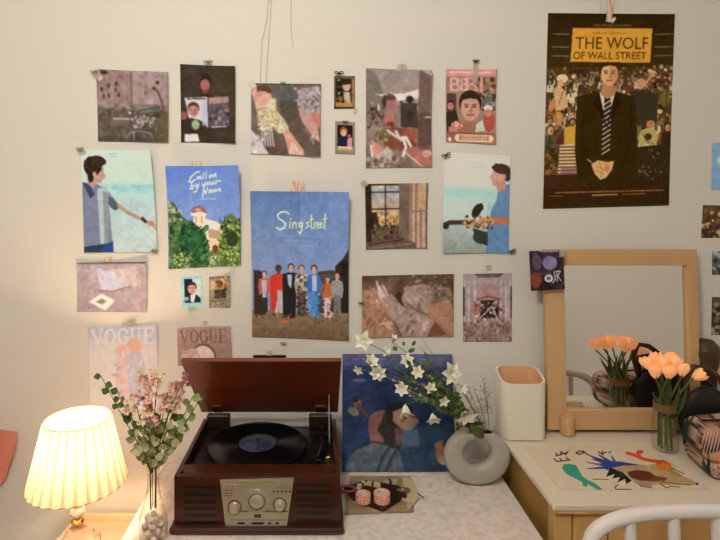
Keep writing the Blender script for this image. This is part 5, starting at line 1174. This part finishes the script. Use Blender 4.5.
# ------------------------------------------------------------------ patterned pouch
def pouch():
    X0,X1,Y0,Y1,H = .956,1.26,1.262,1.404,.130
    nu, nv = 300, 110
    cx, cy = (X0+X1)/2,(Y0+Y1)/2; a_, b_ = (X1-X0)/2,(Y1-Y0)/2
    U, Vv = np.meshgrid(np.linspace(0,1,nu+1), np.linspace(0,1,nv+1))
    th = U*2*PI; phi = (Vv-.5)*PI
    def sp(x, e): return np.sign(x)*np.abs(x)**e
    e = .20; ev = .26
    x = cx+a_*sp(np.cos(th),e)*sp(np.cos(phi),ev); y = cy+b_*sp(np.sin(th),e)*sp(np.cos(phi),ev); z = H/2+H/2*sp(np.sin(phi),.5)
    y = y+.0*x; z = z*(1+.10*np.sin((x-cx)*14)*(z > H*.4))
    x = x + .02*np.sin((y-cy)*9)*(x < cx)
    PX = CX+F*x/y; PY = CY+F*(CZ-(ZD+z))/y
    A = Art(PX, PY, (168,132,118)); rg = A.rng
    A.N((640,380,1100,560),8,8)
    blk = (30,24,22); grn = (22,44,34)
    for k in range(15): A.P([(690+k*3.4,455-k*.4),(698+k*3.2,430-k*.2),(692+k*3.4,456-k*.4)],blk)
    for k in range(12): A.L([(686+k*1.0,418+k*3),(680+k*1.8,424+k*2.8)],1.1,blk)
    for k in range(9):
        an = -2.9+k*.33; A.P([(682,428),(684+19*math.cos(an),431+22*math.sin(an)),(686,436)],grn)
    A.E(683,434,5,12,grn)
    for k in range(9): 
        an = 2.2+k*.32; A.P([(703,484),(708+22*math.cos(an),484+30*math.sin(an)),(712,482)],(22,48,32))
    A.E(706,482,7,10,(22,44,32)); A.L([(698,410),(708,414),(716,421),(722,430)],2.4,blk); A.L([(688,414),(698,417),(704,424)],1.6,blk)
    for k in range(6): A.L([(694+k*3,414),(700+k*3,418)],1,(70,50,44))
    A.scat((678,444,692,470),40,(.6,1.4),[(120,84,80),(40,34,34),(190,150,140)]); A.E(718,460,3,5,(206,120,90)); A.scat((712,464,722,484),16,(.8,1.6),[(200,190,180),(40,36,36)])
    for _ in range(26):
        X = rg.uniform(725,1100); Y_ = rg.uniform(380,520)
        for k in range(6): an = rg.uniform(0,6.28); A.L([(X,Y_),(X+22*math.cos(an),Y_+22*math.sin(an))],3.4,grn if _ % 2 else blk)
    C = np.clip(A.C,0,255)/255; Cl = np.where(C <= .04045, C/12.92, ((C+.055)/1.055)**2.4)*1.25
    co = np.stack([x,y,ZD+.0012+z],-1).reshape(-1,3); n = co.shape[0]; idx = np.arange(n).reshape(nv+1,nu+1)
    fq = np.stack([idx[:-1,:-1],idx[:-1,1:],idx[1:,1:],idx[1:,:-1]],-1).reshape(-1,4)
    org = Vector((cx,cy,ZD)); me = bpy.data.meshes.new('pouch_body'); me.from_pydata((co-np.array(org)).tolist(),[],fq.tolist()); me.update()
    me.polygons.foreach_set('use_smooth',[True]*len(me.polygons))
    ca = me.color_attributes.new('ink','FLOAT_COLOR','POINT'); ca.data.foreach_set('color', np.concatenate([np.clip(Cl,0,.85),np.ones((n,1))],1).ravel())
    me.materials.append(print_mat('palm_fabric',.7)); t = thing('cosmetic_pouch','pink pouch printed with dark palm leaves at the right edge of the desk','pouch',org)
    o = bpy.data.objects.new('pouch_body', me); COL.objects.link(o); ORG[o] = org; o.parent = t
    MB().tube([(X0+.02+.26*k/20, cy, ZD+H*1.0+.0045+.010*math.sin((X0+.02+.26*k/20-cx)*14)) for k in range(21)],.003,6).build('zip', M_BLACK, t)
pouch()

# ------------------------------------------------------------------ dark bags behind the pouch
t = thing('handbag', 'dark handbag with looped straps behind the tulips and the pouch', 'bag', (1.07,1.440,ZD))
mb = MB().ball((1.070,1.440,ZD+.086),(.080,.026,.085),28,18,wob=.12,seed=3); mb.build('bag_body', M_LEATH, t)
MB().tube([(1.015,1.436,ZD+.135),(1.004,1.430,ZD+.195),(1.022,1.426,ZD+.232),(1.058,1.424,ZD+.226),(1.095,1.426,ZD+.198),(1.125,1.432,ZD+.135)],.0080,8).build('strap', M_BROWNL, t)
MB().tube([(1.010,1.446,ZD+.135),(1.008,1.452,ZD+.20),(1.040,1.455,ZD+.205),(1.085,1.455,ZD+.175),(1.12,1.448,ZD+.130)],.0065,8).build('strap', M_LEATH, t)
t = thing('leather_hat', 'brown rounded felt cap peeking above the black bag, right of the mirror frame', 'cap', (1.115,1.556,ZD))
MB().lathe([(.0002,.0),(.030,.0),(.033,.004),(.034,.20),(.038,.228),(.034,.252),(.020,.268),(.0002,.272)],(1.150,1.556,ZD+.001),28).build('crown', M_BROWNL, t)

# ------------------------------------------------------------------ art print lying on the desk
def deskprint():
    X = np.linspace(.572,.925,330); Y = np.linspace(1.238,1.458,220)[::-1]
    GX, GY = np.meshgrid(X, Y); PX = CX+F*GX/GY; PY = CY+F*(DD-.001)/GY
    A = Art(PX, PY, (212,196,176)); A.soft = .5; k_ = (60,44,44)
    A.N((520,440,720,500),20,2)
    # E R  R A  E lettering
    for q in ([(556,456),(567,452.5)],[(557,456),(556,453)],[(561,455),(560.5,451.5)],[(562,452.5),(566,454.5),(568,451.5)],[(576,453),(580,451),(584,452.5),(580,454.5),(576,453)],[(583,451),(588,455)],[(598,452),(602,454),(606,452)],[(602,451),(603,455)],[(609,453),(610.5,451.5)]): A.L(q,1.2,k_)
    for q in ([(554,458.5),(557,461.5),(570,460)],[(560,458.5),(562,461)],[(566,457.5),(569,460)]): A.L(q,1.2,k_)
    tl = (58,150,132)
    A.P([(562,468),(564,464),(570,464),(576,465),(579,470),(583,477),(588,480),(596,484),(602,489),(601,491),(597,490),(591,485),(588,484),(587,487),(583,486),(582,482),(574,478),(566,474)],tl); A.L([(590,484),(601,490)],2.6,tl)
    bl = (40,66,140)
    for x0,y0 in [(587,455),(591,459),(587,463),(586,469),(598,455),(611,456)]: A.P([(x0,y0),(x0+1,y0-.6),(618,464.6),(616,469)],bl if x0 != 591 else (44,76,130))
    A.P([(604,461),(620,461.5),(641,465),(618,470),(606,470)],bl); A.L([(586,462),(600,464)],.8,(200,110,130))
    bk = (26,26,28)
    A.P([(610,468),(616,467),(626,475),(632,481),(626,484),(625,479),(617,483),(620,477),(612,479),(615,474),(606,477)],bk); A.P([(606,477),(609,470),(613,473)],bk); A.P([(625,482),(629,479),(628,484)],bk)
    tan = (176,150,112)
    A.P([(612,468),(624,465.5),(648,465),(660,463),(670,467),(682,475),(699,484),(692,485.5),(668,485),(650,485),(634,482),(626,474)],tan); A.N((612,463,700,486),4,7)
    A.P([(627,472),(636,470),(650,472),(655,476),(668,478),(664,481),(652,481),(640,481),(631,478)],(112,60,44)); A.E(641,475,12,4.6,(96,48,36),6); A.L([(654,477),(664,480)],3,(120,60,50)); A.L([(648,481),(690,485)],1,(120,96,70)); A.P([(634,482),(652,484),(652,487),(640,486)],(150,140,110))
    rd = (206,74,40)
    A.L([(627,453),(634,455),(643,459),(652,461),(662,462),(668,465)],3.0,rd); A.E(640,452,3.4,2,rd); A.L([(637,453),(641,457)],2,rd); A.P([(655,460),(664,460),(671,464),(672,470),(664,471),(658,467)],rd); A.E(664,467,7,4,(214,120,50)); A.L([(668,470),(680,476)],3,(150,140,80)); A.L([(672,468),(684,474)],.8,(80,60,44))
    A.E(697,484,1.6,1.2,bk)
    A.L([(593,479.4),(608,479.4)],.8,(140,50,50)); A.L([(618,485),(615,487),(616,489.4),(631,489.4)],1.0,(60,40,40)); A.L([(660,484),(667,488),(670,486.5),(680,487)],.9,(90,60,50)); A.L([(640,486),(652,488)],.9,(90,60,50))
    C = np.clip(A.C,0,255)/255; Cl = np.where(C <= .04045, C/12.92, ((C+.055)/1.055)**2.4)*1.08
    nv, nu = GX.shape[0]-1, GX.shape[1]-1
    co = np.stack([GX,GY,np.full(GX.shape,ZD+.0012)],-1).reshape(-1,3); n = co.shape[0]; idx = np.arange(n).reshape(nv+1,nu+1)
    fq = np.stack([idx[:-1,:-1],idx[1:,:-1],idx[1:,1:],idx[:-1,1:]],-1).reshape(-1,4)
    rim = np.concatenate([idx[0,:],idx[1:,-1],idx[-1,-2::-1],idx[-2:0:-1,0]]); m_ = len(rim)
    bk_ = co[rim]-np.array([0,0,.0008]); allv = np.concatenate([co,bk_])
    qs = fq.tolist()+[[int(rim[i]),n+i,n+(i+1)%m_,int(rim[(i+1)%m_])] for i in range(m_)]
    org = Vector((.75,1.35,ZD)); me = bpy.data.meshes.new('art_print'); me.from_pydata((allv-np.array(org)).tolist(),[],qs); me.update()
    ca = me.color_attributes.new('ink','FLOAT_COLOR','POINT'); ca.data.foreach_set('color', np.concatenate([np.concatenate([np.clip(Cl,0,.85),np.ones((n,1))],1),np.tile([.6,.55,.45,1],(m_,1))]).ravel())
    me.materials.append(PRM['p']); o = bpy.data.objects.new('art_print', me); COL.objects.link(o); o.location = org
    tag(o,'cream paper print of a colourful fish-bird lying flat on the desk','art print')
deskprint()
# ------------------------------------------------------------------ small things beside the turntable
def onT(px, py, h=0): # point on the cloth seen at a pixel
    p = lvl(px, py, DT-.0015-h); return p
def quadslab(name, pts, h0, th, m, label, cat, group=None, parent=None):
    P = [onT(*p, h=h0) for p in pts]; n = len(P)
    vs = [Vector((p.x,p.y,ZTAB+.0015+h0)) for p in P]+[Vector((p.x,p.y,ZTAB+.0015+h0+th)) for p in P]
    fs = [tuple(range(n-1,-1,-1)), tuple(range(n,2*n))]+[(i,(i+1)%n,(i+1)%n+n,i+n) for i in range(n)]
    o = MB().add(vs, fs).build(name, m, parent, smooth=False)
    if not parent: tag(o,label,cat,group)
    return o
quadslab('magazine',[(345,514.5),(414,512),(411,477),(350,477)],0,.003,M_MAG,'glossy beige magazine lying under the small trinkets beside the turntable','magazine')
quadslab('envelope',[(408,510),(419,498),(414,480),(402,477)],.0032,.0006,M_CREAM,'cream paper slip sticking out at the right of the magazine','paper')
quadslab('wooden_tray',[(344,489),(366,482),(400,488),(407,497),(383,512),(352,500)],.0040,.006,M_WALDK,'dark brown wooden board under the pink tape rolls','board')
def roll(px, py, r, h, m, label, hole=.6, z=.0105):
    p = onT(px, py, z); p.z = ZTAB+.0015+z
    t = thing('tape_roll', label, 'tape roll', p, 'tape rolls on the board')
    MB().lathe([(r*hole,0),(r,0),(r,h),(r*hole,h)],p,28,close=True).build('tape_ring', m, t)
    MB().lathe([(r*hole-.0014,0),(r*hole-.0002,0),(r*hole-.0002,h+.0004),(r*hole-.0014,h+.0004)],p,28,close=True).build('core', M_WHITE, t)
roll(382,501,.0205,.022,M_TAPER,'pink patterned tape roll with a white core, right of the pair',.66)
roll(363,501,.0190,.019,M_TAPER,'speckled orange-pink tape roll, left of the pair',.5)
p = onT(347,490,.0105); p.z = ZTAB+.0150
o = MB().tube([(p.x+.018*math.cos(2*PI*k/32)*(1.1),p.y+.014*math.sin(2*PI*k/32),p.z) for k in range(33)],.003,8).build('hair_ring', mat('pink_elastic',(150,84,76),.6)); tag(o,'dusty pink ring-shaped hair tie next to the turntable corner','hair tie')
def clip(px, py, L, rz, label, m=M_CREAM, z=.0105):
    p = onT(px,py,z); q = MB().box((-L/2,-.0055,0),(L/2,.0055,.005),bev=.0015); t_ = MB()
    M = Matrix.Rotation(rz,3,'Z'); q.v = [M@v+Vector((p.x,p.y,ZTAB+.0015+z)) for v in q.v]
    o = thing('wooden_peg', label, 'peg', (p.x,p.y,ZTAB+.0015+z), 'pale wooden pegs near the sleeve'); q.build('peg_half', m, o, smooth=False)
    q = MB().box((-L/2+.004,-.0055,.0056),(L/2,.0055,.0100),bev=.0015); q.v = [M@v+Vector((p.x,p.y,ZTAB+.0015+z)) for v in q.v]; q.build('peg_half', m, o, smooth=False)
    q = MB().box((-.003,-.0062,.0015),(.003,.0062,.0112)); q.v = [M@v+Vector((p.x,p.y,ZTAB+.0015+z)) for v in q.v]; q.build('spring', M_CHROME, o, smooth=False)
clip(361,487,.034,.9,'pale peg nearest the turntable, behind the tape rolls',z=.0108)
clip(373,486,.040,-.35,'pale peg in the middle, just under the sleeve edge',z=.0108)
clip(390,484,.040,.15,'pale grey-beige peg right of the middle one',m=mat('grey_peg',(176,168,140),.6),z=.0045)
p = onT(399,492,.0045)
t = thing('tinted_clip', 'brown oval hair clip with an amber spot right of the pegs', 'hair clip', (p.x+.012,p.y,ZTAB+.0062))
MB().ball((p.x+.012,p.y,ZTAB+.0118),(.019,.010,.0050),20,10).build('shell', M_LENS, t)
MB().ball((p.x+.009,p.y-.003,ZTAB+.0158),(.005,.004,.0020),12,8).build('amber_spot', M_BRASS, t)
a_, b_ = onT(394,495,.004), onT(411,505,.004)
o = MB().tube([(a_.x,a_.y,ZTAB+.0085),(b_.x,b_.y,ZTAB+.0085)],[.0030,.0030],8).build('pencil', M_CREAM); tag(o,'short pale pencil lying across the magazine corner','pencil')
a_, b_ = onT(414,491,0), onT(424,499,0)
o = MB().tube([(a_.x,a_.y,ZTAB+.004),(b_.x,b_.y,ZTAB+.004)],.0013,6).build('hair_pin', M_BLACK); tag(o,'thin dark hair pin lying on the cloth right of the magazine','hair pin')

# ------------------------------------------------------------------ grey bottle, picture on the right wall, pennant, cords
GX_, GY_ = 1.118, 1.476
t = thing('grey_bottle', 'pale grey rounded bottle cut off by the right edge of the photo', 'bottle', (1.155,1.475-.072,ZD))
# stands behind the pouch's far end, in front of the bag
MB().box((0,0,0),(.001,.001,.001))
bpy.data.objects.remove(t)
M_GREY = mat('grey_plastic', (176,172,164), .5)
GB = at(724,400,1.490)
t = thing('grey_bottle', 'pale grey rounded bottle cut off by the right edge of the photo', 'bottle', (GB.x,1.490,ZD))
MB().lathe([(.0002,.001),(.014,.001),(.0165,.004),(.0165,.195),(.013,.206),(.006,.211),(.0002,.212)],(GB.x+.002,1.490,ZD),28).build('bottle_body', M_GREY, t)
t = thing('framed_picture', 'small pale framed picture on the right wall, seen only in the mirror', 'picture', (XR-.02,.785,.76))
MB().box((XR-.018,.758,.79),(XR-.001,.812,.85)).build('frame', M_BLACK, t, smooth=False)
MB().box((XR-.0195,.763,.795),(XR-.0182,.807,.845)).build('picture_sheet', M_WHITE, t, smooth=False)
# pennant at the left edge
a_ = at(-28,426,WY-.0008); b_ = at(17,432,WY-.02); c_ = at(4,482,WY-.012); d_ = at(-30,500,WY-.0008); e_ = at(15,448,WY-.02)
vs = [a_,b_,e_,c_,d_]; vs2 = [v+Vector((0,.0008,0)) for v in vs]
o = MB().add(vs+vs2, [(0,1,2,3,4),(9,8,7,6,5)]+[(i,i+5,(i+1)%5+5,(i+1)%5) for i in range(5)]).build('paper_pennant', M_PINKP, smooth=False); tag(o,'pink paper pennant on the wall at the far left edge','pennant')
# pale cords hanging from above
def cord(pts, label, r=.0011):
    P = [at(x,y,WY-.004) for x,y in pts]; o = MB().tube(P, r, 5).build('hanging_cord', M_CORD); tag(o,label,'cord','pale cords hanging over the middle of the wall')
cord([(268,-90),(268,0),(267,20),(262,40),(261,60),(260,84)],'pale thin cord hanging down to the summer dresses photo, left one')
cord([(271,-90),(271,0),(270,22),(267,60),(266,84)],'pale thin cord hanging close beside the left one')
cord([(290,-90),(291,0),(291,30),(293,48)],'pale thin cord hanging straight, short right one')
cord([(608,-90),(600,-10),(600.5,13)],'thin cord hanging to the top of the dark golden poster',.0009)

# ------------------------------------------------------------------ chair in front of the desk
CYh = 1.055
def cp(px, py): return at(px, py, CYh)
t = thing('metal_chair', 'white enamelled metal chair with arched tube back in front of the desk', 'chair', (.79,.86,0))
hw = .262; xc = cp(589,540).x+hw; zt = cp(660,511).z
arch = []
zs = zt-.085
for k in range(0,25):
    a_ = PI-PI*k/24; ca = math.cos(a_); sa = math.sin(a_)
    arch.append(Vector((xc+hw*math.copysign(abs(ca)**.62,ca), CYh-.0*sa, zs+.085*abs(sa)**.72)))
pts = [Vector((xc-hw,CYh-.03,.46)),Vector((xc-hw,CYh-.015,.68)),Vector((xc-hw,CYh-.003,zs-.03))]+arch+[Vector((xc+hw,CYh-.003,zs-.03)),Vector((xc+hw,CYh-.015,.68)),Vector((xc+hw,CYh-.03,.46))]
MB().tube(pts, .0142, 16).build('back_frame', M_CHAIR, t)
for k in range(5):
    x = cp(629.5,530).x+k*.0875
    MB().tube([(x,CYh-.028,.50),(x,CYh-.012,.72),(x,CYh-.001,zt-.008 if 0 < k else zt-.014)], .0112, 12).build('spindle', M_CHAIR, t)
MB().tube([(xc-hw,CYh-.028,.50),(xc+hw,CYh-.028,.50)], .010, 10).build('back_rail', M_CHAIR, t)
rs = rrect(.235,.205,.08,8); n = len(rs); sy = CYh-.03-.205
mb = MB(); mb.add([(xc+x*q,sy+y*q,z) for q,z in ((.96,.44),(1,.445),(1,.462),(.96,.468),(.7,.466)) for x,y in rs], [(j*n+i,j*n+(i+1)%n,(j+1)*n+(i+1)%n,(j+1)*n+i) for j in range(4) for i in range(n)]+[tuple(range(n-1,-1,-1)), tuple(4*n+i for i in range(n))]); mb.build('seat', M_CHAIR, t)
for sx in (-1,1):
    MB().tube([(xc+sx*.255,CYh-.032,.458),(xc+sx*.262,CYh-.020,.0)], .012, 10).build('leg', M_CHAIR, t)
    MB().tube([(xc+sx*.18,sy-.17,.440),(xc+sx*.21,sy-.2,.0)], .012, 10).build('leg', M_CHAIR, t)

# ------------------------------------------------------------------ lights and camera
PX_, PY_, PZ_ = -.32, .10, 2.28
t = thing('pendant_light', 'round frosted globe light hanging from the ceiling', 'pendant light', (PX_,PY_,ZT))
MB().lathe([(.05,-.0005),(.05,-.02),(.012,-.03)],(PX_,PY_,ZT),32).build('ceiling_rose', M_WHITE, t)
MB().tube([(PX_,PY_,ZT-.031),(PX_,PY_,PZ_+.151)],.004,8).build('cord', M_BLACK, t)
MB().lathe([(.02,.150),(.035,.138),(.04,.112)],(PX_,PY_,PZ_),24).build('holder', M_BRASS, t)
MB().ball((PX_,PY_,PZ_),.115,32,20).build('globe', mat('globe_glow',(255,250,240),.5,emit=(AMB_C,AMB_S)), t)
ld = bpy.data.lights.new('bulb_light','POINT'); ld.energy = LAMP_W; ld.color = (1,.70,.41); ld.shadow_soft_size = .022
lo = bpy.data.objects.new('bulb_light', ld); COL.objects.link(lo); lo.location = (LX,LY,ZB+.085)
for ch in bpy.data.objects:
    if ch.name.startswith('bulb') and ch.type == 'MESH': ch.visible_shadow = True
w = bpy.data.worlds.new('world'); scene.world = w; w.use_nodes = True
w.node_tree.nodes['Background'].inputs[0].default_value = (.9,.8,.65,1); w.node_tree.nodes['Background'].inputs[1].default_value = .05
cd = bpy.data.cameras.new('camera'); cam = bpy.data.objects.new('camera', cd); COL.objects.link(cam)
cam.location = (0,0,CZ); cam.rotation_euler = (PI/2,0,0); cd.sensor_width = 36; cd.lens = F/720*36
cd.shift_x = 42/720; cd.shift_y = -72/720; cd.clip_start = .02
scene.camera = cam
vs_ = scene.view_settings; vs_.view_transform = 'Standard'; vs_.look = 'None'; vs_.gamma = 1; vs_.use_curve_mapping = False; vs_.exposure = 0
scene.cycles.max_bounces = 8; scene.cycles.transparent_max_bounces = 12; scene.cycles.sample_clamp_indirect = 6
scene.cycles.use_denoising = True
